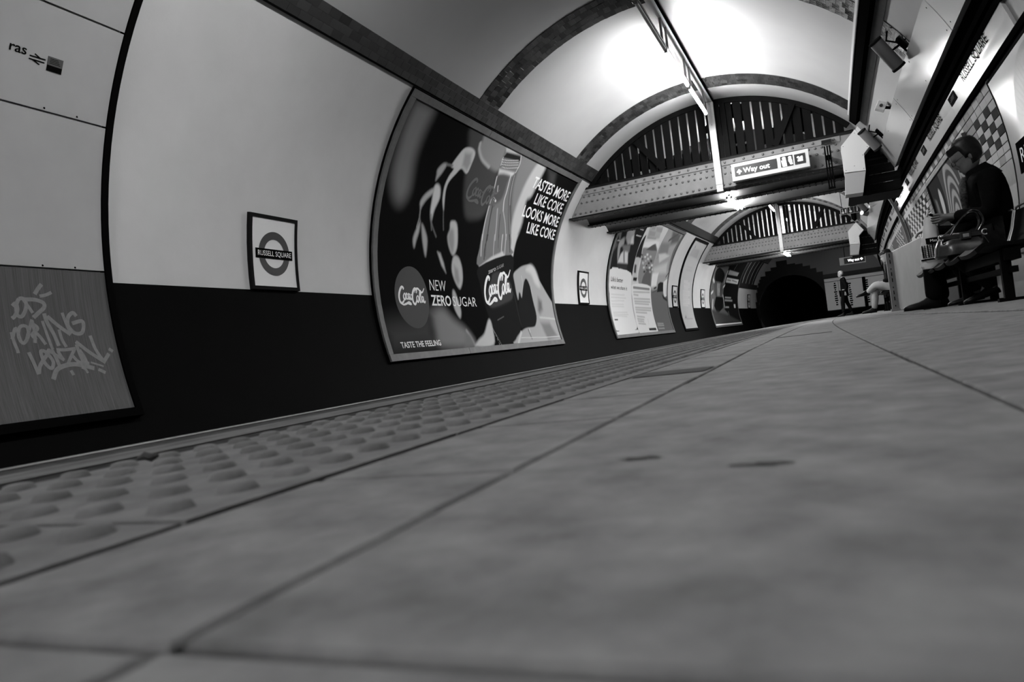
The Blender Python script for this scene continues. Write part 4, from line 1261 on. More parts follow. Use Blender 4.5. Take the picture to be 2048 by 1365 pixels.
def screen(sv, pitch, gap, x_first, label, right_end):
    t = thing('slat_screen', label, 'screen', frame(sv, XT, 3.12))
    top = lambda x: ZT + math.sqrt(max((RT - .05) ** 2 - (x - XT) ** 2, .01))
    # arched head
    mb = MB()
    N = 40
    vs, fs = [], []
    a0, a1 = .705, 2.36
    for k in range(N + 1):
        a = a0 + (a1 - a0) * k / N
        for o, d in ((.0, 0), (.09, 0), (.09, .07), (.0, .07)):
            vs.append(W(sv + d, a, o))
    for k in range(N):
        for q in range(4):
            q2 = (q + 1) % 4
            fs.append((4 * k + q, 4 * k + 4 + q, 4 * k + 4 + q2, 4 * k + q2))
    mb.add(vs, fs).build('arched_head', m_timber, t)
    MB().sbox(sv - .03, sv + .07, -3.92, right_end, 3.115, 3.185).build('bottom_rail', m_timber, t)
    x = x_first
    while x < right_end - .05:
        w = pitch - gap
        xl, xr = x + gap / 2, x + gap / 2 + w
        zt_ = min(top(xl), top(xr)) - .03
        if zt_ > 3.22 and not (-1.44 < (xl + xr) / 2 < -1.22):
            j = random.uniform(-.004, .004)
            MB().add([P(sv + .03, xl + j, 3.17), P(sv + .03, xr + j, 3.17), P(sv + .03, xr - j, top(xr) - .03), P(sv + .03, xl - j, top(xl) - .03),
                      P(sv + .055, xl + j, 3.17), P(sv + .055, xr + j, 3.17), P(sv + .055, xr - j, top(xr) - .03), P(sv + .055, xl - j, top(xl) - .03)],
                     [(0, 1, 2, 3), (7, 6, 5, 4), (0, 4, 5, 1), (1, 5, 6, 2), (2, 6, 7, 3), (3, 7, 4, 0)]).build('slat', m_timber, t)
        x += pitch
    for xc in (-1.37, -1.27):
        MB().sbox(sv - .02, sv + .03, xc - .045, xc + .045, 3.17, top(xc) - .05).build('post', m_timber, t)
    for (xA, zA), (xB, zB) in (((-2.92, 3.84), (-2.44, 3.19)), ((-.10, 3.86), (-.46, 3.19))):
        d = Vector((xB - xA, 0, zB - zA)).normalized()
        nrm = Vector((-d.z, 0, d.x)) * .055
        pts = [(xA + nrm.x, zA + nrm.z), (xA - nrm.x, zA - nrm.z), (xB - nrm.x, zB - nrm.z), (xB + nrm.x, zB + nrm.z)]
        MB().add([P(sv - .02, a, b) for a, b in pts] + [P(sv + .03, a, b) for a, b in pts],
                 [(0, 1, 2, 3), (7, 6, 5, 4), (0, 4, 5, 1), (1, 5, 6, 2), (2, 6, 7, 3), (3, 7, 4, 0)]).build('brace', m_timber, t)
    return t
screen(13.74, .1625, .030, -3.87, 'dark timber slat screen filling the arch over the nearer bridge', .80)
screen(27.44, .158, .042, -3.87, 'dark timber slat screen filling the arch over the bridge by the tunnel mouth', .80)
# ---- lit way out sign on the first bridge
m_signbox = mat('pale grey sign box', .62, .4, .4)
m_signface = mat('dark sign face', .02, .3, .5)
m_glow = mat('backlit lettering', .9, .4, .3, emit=2.0)
def arrow(mb, f, cu, cv, sz, ang):
    """straight arrow, pointing up before it is turned by ang"""
    sh = [(-.5, -.02), (0, .5), (.5, -.02), (.30, -.20), (.14, -.03), (.14, -.5), (-.14, -.5), (-.14, -.03), (-.30, -.20)]
    c, s = math.cos(ang), math.sin(ang)
    pts = [f(cu + sz * (c * x - s * y), cv + sz * (s * x + c * y)) for x, y in sh]
    mb.add(pts, [(0, 1, 8), (1, 7, 8), (1, 4, 7), (1, 3, 4), (1, 2, 3), (4, 5, 6), (4, 6, 7)])
t = thing('way_out_sign', 'long lit way out sign with pictograms fixed to the nearer riveted bridge', 'sign', frame(13.5, -.57, 2.65))
MB().sbox(13.44, 13.60, -1.214, .07, 2.655, 2.962).build('sign_box', m_signbox, t, bevel=.006)
MB().sbox(13.6, 13.72, -1.1, -1.04, 2.75, 2.85).build('fixing', m_girderd, t)
MB().sbox(13.6, 13.72, -.1, -.04, 2.75, 2.85).build('fixing', m_girderd, t)
FS = lambda u, v: P(13.431, u, v)
fc = MB().sbox(13.435, 13.445, -1.159, -.447, 2.733, 2.903).build('sign_face', m_signface, t)
mb = MB()
arrow(mb, FS, -1.083, 2.806, .092, 0)
lettering(mb, 'Way out', FS, -1.015, 2.772, .445, .088, .014)
mb.build('lettering', m_glow, fc)
fc = MB().sbox(13.435, 13.445, -.388, -.19, 2.73, 2.912).build('sign_face', m_signface, t)
mb = MB()
def disc(mb, f, cu, cv, ru, rv, n=14):
    mb.add([f(cu, cv)] + [f(cu + ru * math.cos(2 * PI * k / n), cv + rv * math.sin(2 * PI * k / n)) for k in range(n)], [(0, 1 + k, 1 + (k + 1) % n) for k in range(n)])
disc(mb, FS, -.33, 2.875, .03, .026); mb.add([FS(-.378, 2.845), FS(-.30, 2.855), FS(-.292, 2.735), FS(-.362, 2.735)], [(0, 1, 2, 3)])
disc(mb, FS, -.235, 2.872, .026, .024); mb.add([FS(-.262, 2.845), FS(-.205, 2.845), FS(-.2, 2.775), FS(-.258, 2.80)], [(0, 1, 2, 3)])
mb.add([FS(-.25, 2.79), FS(-.21, 2.80), FS(-.193, 2.752), FS(-.235, 2.75)], [(0, 1, 2, 3)])
mb.build('pictogram', m_glow, fc)
fc = MB().sbox(13.435, 13.445, -.163, .012, 2.728, 2.903).build('sign_face', m_signface, t)
mb = MB(); arrow(mb, FS, -.072, 2.815, .118, math.radians(-135)); mb.build('pictogram', m_glow, fc)
# ---- hanging bracket right of the sign
t = thing('cable_ladder', 'short dark cable ladder hanging below the nearer bridge beside the duct', 'bracket', frame(13.5, .37, 2.25))
for x in (.325, .365, .405):
    MB().sbox(13.50, 13.53, x - .012, x + .012, 2.225, 2.95).build('rail', m_black, t)
MB().sbox(13.49, 13.53, .31, .42, 2.22, 2.25).build('rung', m_black, t)
MB().sbox(13.53, 13.70, .33, .40, 2.75, 2.80).build('fixing', m_black, t)
# ---- junction box on girder
t = thing('junction_box', 'small rusty junction box on the girder above the way out sign end', 'box', frame(13.66, .36, 3.03))
MB().sbox(13.62, 13.69, .28, .45, 3.025, 3.085).build('body', m_rivet, t, bevel=.005)
MB().sbox(13.61, 13.62, .29, .44, 3.03, 3.08).build('cover', m_girderd, t)
# ---- white duct and dark bulkhead at the right end of the first bridge
def duct(sf, k, label, dx=0.0):
    t = thing('ventilation_duct', label, 'duct', frame(sf + .2, .75 + dx, 2.02))
    Mx = Matrix.Identity(4)
    def slab(poly, s0, s1, name, m):
        mb = MB()
        n = len(poly)
        mb.add([P(s0, x + dx, z) for x, z in poly] + [P(s1, x + dx, z) for x, z in poly],
               [tuple(range(n)), tuple(range(2 * n - 1, n - 1, -1))] + [(i, i + n, (i + 1) % n + n, (i + 1) % n) for i in range(n)])
        return mb.build(name, m, t)
    up = slab([(.575, 2.39), (.568, 2.83), (.80, 3.06), (.985, 2.74), (.89, 2.64), (.885, 2.365)], sf, sf + .42, 'upper_casing', m_trunk)
    slab([(.578, 2.375), (.885, 2.36), (.81, 2.02), (.545, 2.03)], sf + .01, sf + .42, 'lower_casing', mat('mid grey casing', .34, .45, .4))  # lower casing in a darker grey than the upper one
    slab([(.81, 3.05), (.84, 3.10), (1.05, 2.80), (.99, 2.735)], sf - .02, sf + .3, 'collar', m_trunk)
    mb = MB()
    for x, z in ((.60, 2.82), (.79, 3.0), (.95, 2.74), (.87, 2.62), (.60, 2.42), (.86, 2.40), (.73, 2.47)):
        mb.dome(frame(sf - .001, x + dx, z), .006, .003, 6)
    mb.build('screws', m_black, t, kind='stuff')
    return t
duct(13.20, 1, 'white angular ventilation duct at the right end of the nearer bridge')
duct(27.0, 1, 'small white angular duct at the right end of the bridge by the tunnel mouth')
for s0, lb in ((13.40, 'dark boarded bulkhead behind the white duct of the nearer bridge'), (27.15, 'dark boarded bulkhead behind the white duct by the tunnel mouth')):
    t = thing('service_bulkhead', lb, 'bulkhead', frame(s0 + .3, 1.15, 2.03))
    for k in range(5):
        z0 = 2.03 + .155 * k
        x1 = min(1.40, XT + math.sqrt(RT ** 2 - (z0 + .15 - ZT) ** 2) - .03)
        MB().sbox(s0 + .18, s0 + .21, .80, x1, z0, z0 + .148).build('board', m_timber2, t)
    MB().sbox(s0 + .12, s0 + .18, .87, .94, 2.0, 2.72).build('post', m_timber, t)
    MB().sbox(s0 + .21, s0 + 1.2, .6, 1.42, 2.02, 2.06).build('soffit_board', m_timber, t)
# ================================================================ RIGHT WALL
def wall_strip(name, s0, s1, a0, a1, o0, o1, m, parent, ns=None, na=1, **k):
    return MB().wall(s0, s1, a0, a1, o0, o1, ns or max(1, int((s1 - s0))), na).build(name, m, parent, **k)
m_cover = mat('glossy cream cover sheet', .34, .12, .7, bump=.06, bscale=1.6)
for s0, s1, lb in ((3.9, 7.235, 'glossy cream cover sheet above the name frieze beyond the large roundel'), (7.255, 10.385, 'glossy cream cover sheet above the name frieze under the near loudspeaker'), (10.405, 13.55, 'glossy cream cover sheet above the name frieze ending at the bulkhead'),
                   (17.2, 22.0, 'cream cover sheet above the name frieze beyond the nearer bridge'), (22.02, 27.0, 'cream cover sheet above the name frieze before the far bridge')):
    t = thing('cover_sheet', lb, 'panel', frame((s0 + s1) / 2, 1.35, 2.4))
    mb = MB()
    mb.wall(s0, s1, 2.580, 2.700, .012, .075, 4, 3)
    mb.build('sheet', m_cover, t, smooth=True)
    mb = MB()
    for e in (s0 + .09, s1 - .09, (s0 + s1) / 2):
        for a in (2.6, 2.685):
            mb.dome(Matrix.Translation(W(e, a, .075)) @ Matrix.Rotation(-KAP * e, 4, 'Z') @ Matrix.Rotation(a, 4, 'Y') @ Matrix.Rotation(PI / 2, 4, 'Z'), .009, .004, 6)
    mb.build('screws', m_black, t, kind='stuff')
    wall_strip('mounting_rail', s0, s1, 2.577, 2.5795, -.0, .05, m_dark, t)
wall_strip('cable_recess', S0, S1, 2.70, 2.772, -.01, .006, m_black, wall_right, 40, 3)
wall_strip('recess_edge', S0, S1, 2.7445, 2.7475, .004, .035, m_black, wall_right, 40, 1)
wall_strip('recess_edge', S0, S1, 2.758, 2.772, .004, .03, m_black, wall_right, 40, 1)
wall_strip('frieze_trim', S0, S1, 2.8385, 2.853, -.01, .035, m_black, wall_right, 40, 1)
# ---- station name frieze
m_frz_r = mat('cream enamel name frieze', .34, .2, .3)
nb = 0
for k in range(0, 9):
    sc = 7.42 + 2.53 * k
    s0, s1 = sc - 1.155, sc + 1.373
    lab = 'enamel name frieze plate reading Russell Square ' + {0: 'above the large roundel', 1: 'above the checkered tiles', 2: 'over the poster of nested arches', 3: 'crossing behind the boarded bulkhead', 4: 'just beyond the pilaster strip'}.get(k, 'on the wall between the two bridges')
    t = thing('name_frieze', lab, 'sign', frame(sc, 1.5, 2.0), 'station name frieze plates')
    pl = wall_strip('plate', s0, s1, 2.773, 2.838, -.01, .022, m_frz_r, t, 2, 2)
    F = onright(.027)
    mb = MB()
    lettering(mb, 'RUSSELL SQUARE', F, -(sc + .555), (PI - 2.7985) * (RT - .0245), 1.11, .082, .012)
    mb.build('lettering', m_ink_black, pl)
    pq = MB().wall(sc + 1.02, sc + 1.36, 2.779, 2.8065, .0, .028, 1, 1).build('direction_plaque', m_framed, t)
    mb = MB()
    for j in range(3):
        mb.add([onright(.0295)(-(sc + 1.32) + .05 * j, (PI - 2.80) * RT + .012 * j), onright(.0295)(-(sc + 1.10) + .02 * j, (PI - 2.80) * RT + .012 * j),
                onright(.0295)(-(sc + 1.10) + .02 * j, (PI - 2.80) * RT + .012 * j + .007), onright(.0295)(-(sc + 1.32) + .05 * j, (PI - 2.80) * RT + .012 * j + .007)], [(0, 1, 2, 3)])
    mb.build('plaque_print', m_ink_grey, pq, kind='stuff')
# ---- patterned tiles
m_tl = tile_mat('cream glazed tile', .26, .08, .5, .1)
m_tk = tile_mat('black glazed tile', .003, .3, .65, .03)
m_tg = tile_mat('dark grey glazed tile', .04, .25, .45, .1)
TW, TA = .235, .0782 / RT
tl = {n: wall_tile_mesh('wall_tile', TW - .004, TA * RT - .004, .010, m) for n, m in (('l', m_tl), ('k', m_tk), ('g', m_tg))}
def put_tiles(s0, cols, rows, fn, a_top=2.8535):
    for r in range(rows):
        for c in range(cols):
            kx = fn(r, c)
            if kx:
                inst('wall_tile', tl[kx], wframe(s0 + TW * (c + .5), a_top + TA * (r + .5), 0, .012), wall_right)
def pattern(r, c):
    if r in (0, 8):
        return 'g' if c % 2 else 'l'
    if r in (1, 7):
        return 'l'
    if 2 <= r <= 6:
        return 'k' if (r + c) % 2 else 'l'
    return 'g'
put_tiles(7.50, 4, 9, pattern)
put_tiles(8.44, 2, 9, lambda r, c: 'g')
put_tiles(8.91, 15, 1, lambda r, c: 'g' if c % 2 else 'l')
put_tiles(12.3, 8, 9, lambda r, c: ('g' if r == 0 and c % 2 else 'l' if r in (0, 1, 7) else 'g' if c < 2 else ('k' if (r + c) % 2 else 'l')) if r or c > 0 else None)
MB().wall(7.40, 7.50, 2.8535, 3.2, .0, .012, 1, 6).build('tile_border', m_tl, wall_right)
# far patterned tile area
def checker_mat():
    m = mat('distant patterned tiles', .3, .6, .05)
    nt = m.node_tree
    b = nt.nodes['Principled BSDF']
    at = nt.nodes.new('ShaderNodeAttribute')
    at.attribute_name = 'ink'
    nt.links.new(at.outputs['Color'], b.inputs['Base Color'])
    return m
m_chk = checker_mat()
def far_tiles(s0, s1, rows=9):
    cols = int((s1 - s0) / TW)
    vs, fs, ink = [], [], []
    for r in range(rows):
        for c in range(cols):
            k = pattern(r, c % 8) if (c // 8) % 2 == 0 else ('g' if r not in (1, 7) else 'l')
            a, s = 2.8535 + TA * r, s0 + TW * c
            n = len(vs)
            vs += [W(s, a, .008), W(s, a + TA, .008), W(s + TW, a + TA, .008), W(s + TW, a, .008)]
            fs.append((n, n + 1, n + 2, n + 3))
            ink += [{'l': .30, 'k': .006, 'g': .05}[k]] * 4
    o = MB().add(vs, fs).build('tile_field', m_chk, wall_right)
    at = o.data.color_attributes.new('ink', 'FLOAT_COLOR', 'POINT')
    g = np.array(ink)
    at.data.foreach_set('color', np.stack([g, g, g, np.ones_like(g)], 1).ravel().astype(np.float32))
    o['kind'] = 'stuff'
far_tiles(14.2, 40.5)
wall_strip('tile_dado', 4.0, 40.8, 2.8535 + 9 * TA, 3.47, -.01, .006, mat('dark tiled dado', .030, .45, .12, noise=.4, nscale=9), wall_right, 36, 6)
# ---- large roundel board
t = thing('roundel_board', 'large glossy roundel board on the platform wall beside the checkered tiles', 'sign', frame(6.0, 1.65, 1.0))
pl = wall_strip('plate', 3.6, 7.40, 2.868, 3.33, -.005, .03, mat('glossy white enamel', .30, .1, .7), t, 4, 10, smooth=True)
mb = MB()
N, cu, cv = 60, -6.22, (PI - 3.09) * RT
F = onright(.034)
vs = []
for k in range(N):
    a = 2 * PI * k / N
    vs += [F(cu + .84 * math.cos(a), cv + .68 * math.sin(a)), F(cu + .56 * math.cos(a), cv + .44 * math.sin(a))]
mb.add(vs, [(2 * k, 2 * k + 1, (2 * k + 3) % (2 * N), (2 * k + 2) % (2 * N)) for k in range(N)])
mb.build('ring', m_ring, t)
bar = MB().wall(6.22 - 1.0, 6.22 + 1.0, 3.05, 3.13, .02, .036, 2, 2).build('name_bar', m_ink_black, t)
mb = MB(); lettering(mb, 'RUSSELL SQUARE', onright(.039), -6.22 - .9, cv - .05, 1.8, .12, .0); mb.build('lettering', m_ink_white, bar)
wall_strip('edge_trim', 7.39, 7.41, 2.866, 3.33, -.005, .034, m_framed, t, 1, 10)
wall_strip('edge_trim', 3.6, 7.41, 2.862, 2.867, -.005, .034, m_framed, t, 3, 1)
# ---- poster with nested arches behind the bench
def vR(a):
    return (PI - a) * (RT - .03)
art = [('P', .11, .05, [(8.85, vR(2.9)), (9.75, vR(2.9)), (9.75, vR(3.22)), (8.85, vR(3.22))])]
for k in range(60):
    s = 8.9 + (k * .137) % .82
    v = vR(3.2) + (k * .0917) % (vR(2.9) - vR(3.2))
    art.append(('P', (.04, .18, .08, .03)[k % 4], .025, [(s, v), (s + .09, v + .02), (s + .06, v + .08), (s - .02, v + .05)]))
art.append(('P', .03, .01, [(9.75, vR(2.9)), (11.05, vR(2.9)), (11.05, vR(3.22)), (9.75, vR(3.22))]))
for k in range(10):
    w = .64 - .064 * k
    h = .92 - .085 * k
    b = vR(3.22)
    art.append(('P', .12 if k % 2 == 0 else .032, .012, [(10.4 - w, b)] + [(10.4 - w * math.cos(PI * q / 14), b + .1 + h * math.sin(PI * q / 14)) for q in range(15)] + [(10.4 + w, b)]))
art.append(('P', .012, .01, [(11.05, vR(2.9)), (12.1, vR(2.9)), (12.1, vR(3.22)), (11.05, vR(3.22))]))
art.append(('P', .16, .015, [(11.36 + .13 * math.cos(2 * PI * q / 16), vR(3.02) + .2 * math.sin(2 * PI * q / 16)) for q in range(16)]))
art.append(('P', .09, .03, [(11.45, vR(3.13)), (11.62, vR(3.11)), (11.6, vR(3.17)), (11.4, vR(3.19))]))
art.append(('P', .05, .03, [(11.75, vR(2.99)), (11.92, vR(2.98)), (11.9, vR(3.05)), (11.7, vR(3.05))]))
t = thing('advertising_poster', 'platform wall poster with nested arches behind the seated woman', 'poster', frame(10.5, 1.65, .8))
sheet('poster_sheet', 8.95, 12.05, vR(3.215), vR(2.905), .03, art, .1, t, 170, 60, 'R')
for a, b, c, d in ((8.88, 12.12, 2.893, 2.906), (8.88, 12.12, 3.214, 3.228), (8.88, 8.95, 2.906, 3.214), (12.05, 12.12, 2.906, 3.214)):
    MB().wall(a, b, c, d, .0, .045, 2, 2).build('frame_rail', m_frame if c < 2.9 else m_framed, t)
wall_strip('backing_board', 8.95, 12.05, 2.9, 3.22, .0, .024, m_black, t, 3, 5)
# ---- pilaster strips at the bridges
for s, lb in ((16.45, 'pale steel pilaster strip on the platform wall behind the nearer bridge'), (30.2, 'pale steel pilaster strip on the platform wall behind the far bridge')):
    t = thing('pilaster_strip', lb, 'pilaster', frame(s, 1.6, .1))
    MB().wall(s, s + .2, 2.62, 3.42, .037, .07, 1, 20).build('strip', mat('grey steel strip', .12, .5, .2), t, smooth=True)
    MB().wall(s - .03, s, 2.62, 3.42, .037, .085, 1, 20).build('edge_bead', m_frame, t)
# ---- dark cable channel on the right of the vault
for s0, s1, lb in ((2.5, 13.15, 'dark slotted cable channel running along the vault to the nearer bridge'), (17.2, 26.8, 'dark slotted cable channel running along the vault between the bridges')):
    t = thing('cable_channel', lb, 'cable tray', frame((s0 + s1) / 2, .8, 3.2))
    MB().wall(s0, s1, 2.350, 2.375, -.0, .03, 10, 1).build('cover_strip', m_trunk, t)
    MB().wall(s0, s1, 2.375, 2.418, -.0, .10, 10, 1).build('channel', m_black, t)
    MB().wall(s0, s1, 2.376, 2.380, .10, .108, 10, 1).build('slot_edge', m_frame, t)
    MB().wall(s0, s1, 2.418, 2.455, -.0, .012, 10, 1).build('flange', m_frame, t)
# ---- loudspeakers
m_spk = mat('grey loudspeaker shell', .13, .4, .5)
def speaker(s, a, label):
    t = thing('loudspeaker', label, 'loudspeaker', Matrix.Translation(W(s, a, .15)))
    p0 = W(s - .0, a - .055, .17)
    p1 = W(s + .12, a + .06, .17)
    d = (p1 - p0).normalized()
    MB().tube([p0, p0 + d * .02, p1 - d * .02, p1], [.060, .066, .066, .060], 20).build('shell', m_spk, t, smooth=True)
    MB().tube([p1 - d * .015, p1 + d * .012], .072, 20).build('end_ring', m_framed, t)
    MB().tube([p0 - d * .012, p0 + d * .012], .070, 20).build('end_ring', m_framed, t)
    MB().tube([(p0 + p1) / 2, W(s + .03, a + .01, .02)], .012, 8).build('stem', m_black, t)
    MB().tube([W(s - .02, a - .05, .03), W(s + .0, a - .03, .10), W(s + .02, a, .04), W(s + .05, a + .05, .03)], .010, 8).build('cable', m_black, t, smooth=True)
    MB().wall(s - .02, s + .09, a - .012, a + .03, -.0, .03, 1, 1).build('bracket', m_black, t)
speaker(8.72, 2.53, 'grey cylinder loudspeaker bracketed under the first tiled arch')
speaker(12.85, 2.53, 'grey cylinder loudspeaker bracketed near the white duct')
speaker(20.5, 2.53, 'grey cylinder loudspeaker bracketed between the two bridges')
t = thing('camera_box', 'small square camera housing on the vault above the cover sheet', 'camera', Matrix.Translation(W(11.15, 2.545, .05)))
Mx = Matrix.Translation(W(11.12, 2.535, .09)) @ Matrix.Rotation(.5, 4, 'Y')
MB().box(-.06, .06, -.05, .09, -.05, .06, Mx).build('housing', m_signbox, t, bevel=.006)
MB().tube([Mx @ Vector((0, -.05, .0)), Mx @ Vector((0, -.062, .0))], .022, 12).build('lens', m_blackgloss, t)
MB().tube([Mx @ Vector((0, .03, 0)), W(11.16, 2.57, .0)], .02, 8).build('bracket', m_black, t)
# ---- hanging information sign between the bridges
t = thing('information_sign', 'small hanging sign with three white pictograms between the two bridges', 'sign', frame(22.0, .73, 2.8))
MB().sbox(21.97, 22.03, .48, .985, 2.795, 2.975).build('sign_box', m_signbox, t)
MB().sbox(21.98, 22.02, .52, .535, 2.975, 3.55).build('rod', m_black, t)
MB().sbox(21.98, 22.02, .90, .915, 2.975, 3.06).build('rod', m_black, t)
F3 = lambda u, v: P(21.952, u, v)
for k, x0 in enumerate((.49, .655, .82)):
    f_ = MB().sbox(21.957, 21.968, x0 + .006, x0 + .155, 2.803, 2.967).build('sign_face', m_signface, t)
    mb = MB()
    cx = x0 + .08
    if k == 2:
        disc(mb, F3, cx, 2.935, .014, .014)
        mb.add([F3(cx - .012, 2.91), F3(cx + .014, 2.91), F3(cx + .008, 2.83), F3(cx - .014, 2.83)], [(0, 1, 2, 3)])
    elif k == 1:
        disc(mb, F3, cx, 2.85, .032, .03)
        mb.add([F3(cx - .02, 2.95), F3(cx - .005, 2.95), F3(cx + .005, 2.85), F3(cx - .015, 2.85)], [(0, 1, 2, 3)])
    else:
        disc(mb, F3, cx - .025, 2.845, .03, .03)
        mb.add([F3(cx - .04, 2.94), F3(cx - .028, 2.94), F3(cx - .015, 2.85), F3(cx - .03, 2.85)], [(0, 1, 2, 3)])
        mb.add([F3(cx + .03, 2.93), F3(cx + .06, 2.93), F3(cx + .06, 2.83), F3(cx + .03, 2.83)], [(0, 1, 2, 3)])
    mb.build('pictogram', m_ink_white, f_)
t = thing('spot_lamp', 'small bright spot lamp beside the hanging information sign', 'lamp', frame(21.5, 1.05, 2.7))
MB().tube([P(21.5, 1.0, 2.70), P(21.62, 1.12, 2.66)], .06, 14).build('housing', m_spk, t)
MB().tube([P(21.49, .99, 2.703), P(21.5, 1.0, 2.70)], .052, 14).build('lens', m_glow, t)
MB().tube([P(21.6, 1.1, 2.66), P(21.65, 1.22, 2.72)], .015, 8).build('bracket', m_black, t)
# ---- second way out sign
t = thing('way_out_sign', 'lit way out sign hung on two rods in front of the head wall', 'sign', frame(34, .45, 2.15))
MB().sbox(33.95, 34.08, -.05, .95, 2.15, 2.48).build('sign_box', m_signbox, t, bevel=.006)
for x in (.17, .66):
    MB().sbox(33.99, 34.02, x - .012, x + .012, 2.48, 3.45).build('rod', m_black, t)
fc = MB().sbox(33.94, 33.95, .13, .92, 2.19, 2.44).build('sign_face', m_signface, t)
F4 = lambda u, v: P(33.935, u, v)
mb = MB(); lettering(mb, 'Way out', F4, .27, 2.27, .44, .11, .02); arrow(mb, F4, .80, 2.32, .12, -PI / 2); mb.build('lettering', m_glow, fc)
# ================================================================ SEATS, BOX, PEOPLE
m_seat = mat('black moulded seat', .0035, .55, .04)
m_seatframe = mat('black steel seat frame', .003, .6, .03)
m_chrome = mat('worn steel edge', .30, .3, .6, metal=.6)
ZP = .040
def bench(s0, n, pitch, xb, zs, label):
    s1 = s0 + n * pitch
    t = thing('seat_row', label, 'seat', frame((s0 + s1) / 2, xb - .2, ZP))
    for k in range(n):
        a, b = s0 + pitch * k + .03, s0 + pitch * (k + 1) - .03
        mb = MB()
        prof = [(xb - .40, zs - .02), (xb - .36, zs + .01), (xb - .2, zs), (xb - .06, zs + .005), (xb - .01, zs + .05), (xb + .025, zs + .15), (xb + .05, zs + .27)]
        vs, fs = [], []
        for i in range(5):
            s = a + (b - a) * i / 4
            dz = -.012 * (1 - (i / 2 - 1) ** 2)
            for x, z in prof:
                vs += [P(s, x, z + dz)]
            for x, z in prof[::-1]:
                vs += [P(s, x + .012, z + dz - .022)]
        m = 2 * len(prof)
        for i in range(4):
            for q in range(m):
                q2 = (q + 1) % m
                fs.append((i * m + q, i * m + q2, (i + 1) * m + q2, (i + 1) * m + q))
        fs += [tuple(range(m)), tuple(range(4 * m, 5 * m))]
        st = mb.add(vs, fs).build('seat_shell', m_seat, t, smooth=True)
        MB().tube([P(a - .004, x, z) for x, z in prof[3:]] + [P(a + .04, prof[-1][0], prof[-1][1] + .012), P(b - .04, prof[-1][0], prof[-1][1] + .012)] + [P(b + .004, x, z) for x, z in prof[3:][::-1]], .007, 8).build('edge_bead', m_chrome, st, smooth=True)
    MB().sbox(s0 + .05, s1 - .05, xb - .26, xb - .18, zs - .10, zs - .035).build('beam', m_seatframe, t)
    MB().sbox(s0 + .05, s1 - .05, xb - .24, xb - .20, .20, .235).build('lower_rail', m_seatframe, t)
    for k in range(n // 2 + 1):
        s = s0 + .12 + (s1 - s0 - .24) * k / (n // 2)
        MB().sbox(s - .02, s + .02, xb - .10, xb - .05, ZP, zs - .04).build('leg', m_seatframe, t)
        MB().sbox(s - .02, s + .02, xb - .27, xb - .22, ZP, zs - .04).build('leg', m_seatframe, t)
        MB().sbox(s - .025, s + .025, xb - .30, xb - .02, ZP, ZP + .02).build('foot', m_seatframe, t)
    return t
bench(4.75, 5, .57, 1.26, .372, 'row of black moulded seats under the large roundel board')
bench(14.9, 4, .57, 1.36, .42, 'row of black moulded seats beyond the grey box')
# ---- grey steel box beyond the first seats
t = thing('steel_box', 'pale grey steel box standing by the platform wall beyond the seats', 'box', frame(10.2, 1.3, ZP))
m_box = mat('pale grey steel', .20, .6, .2, noise=.07, nscale=5)
pl = [(9.30, 1.145), (11.10, .950), (11.10, 1.47), (9.30, 1.50)]
mb = MB()
mb.add([P(s, x, ZP) for s, x in pl] + [P(s, x, .85) for s, x in pl], [(3, 2, 1, 0), (4, 5, 6, 7), (0, 1, 5, 4), (1, 2, 6, 5), (2, 3, 7, 6), (3, 0, 4, 7)])
mb.build('body', m_box, t, bevel=.012)
mb = MB()
pl2 = [(11.02, .875), (11.12, .875), (11.12, .955), (11.02, .965)]
mb.add([P(s, x, ZP) for s, x in pl2] + [P(s, x, .835) for s, x in pl2], [(3, 2, 1, 0), (4, 5, 6, 7), (0, 1, 5, 4), (1, 2, 6, 5), (2, 3, 7, 6), (3, 0, 4, 7)])
mb.build('corner_post', mat('weathered steel post', .15, .5, .4, noise=.2, nscale=8), t)
mb = MB()
for k in range(9):
    z = .10 + .083 * k
    mb.sbox(11.012, 11.022, .912, .922, z, z + (.05 if k % 3 else .02))
mb.build('slots', m_black, t, kind='stuff')
MB().sbox(10.98, 11.16, .86, 1.0, ZP - .002, ZP + .03).build('foot', m_box, t)

# ---------------------------------------------------------------- people
def skin_mesh(nodes, edges, root, sub=2):
    names = list(nodes)
    me = bpy.data.meshes.new('figure')
    me.from_pydata([nodes[n][0] for n in names], [(names.index(a), names.index(b)) for a, b in edges], [])
    o = bpy.data.objects.new('figure', me)
    C.objects.link(o)
    o.modifiers.new('skin', 'SKIN')
    if not me.skin_vertices:
        bm = bmesh.new()
        bm.from_mesh(me)
        bm.verts.layers.skin.verify()
        bm.to_mesh(me)
        bm.free()
    sv = me.skin_vertices[0].data
    for i, n in enumerate(names):
        r = nodes[n][1]
        sv[i].radius = (r, r) if not isinstance(r, tuple) else r
        sv[i].use_root = (n == root)
    o.modifiers['skin'].use_smooth_shade = True
    ss = o.modifiers.new('sub', 'SUBSURF')
    ss.levels = ss.render_levels = sub
    dg = bpy.context.evaluated_depsgraph_get()
    dg.update()
    out = bpy.data.meshes.new_from_object(o.evaluated_get(dg))
    vs = [v.co.copy() for v in out.vertices]
    fs = [tuple(p.vertices) for p in out.polygons]
    bpy.data.objects.remove(o)
    bpy.data.meshes.remove(me)
    bpy.data.meshes.remove(out)
    return vs, fs
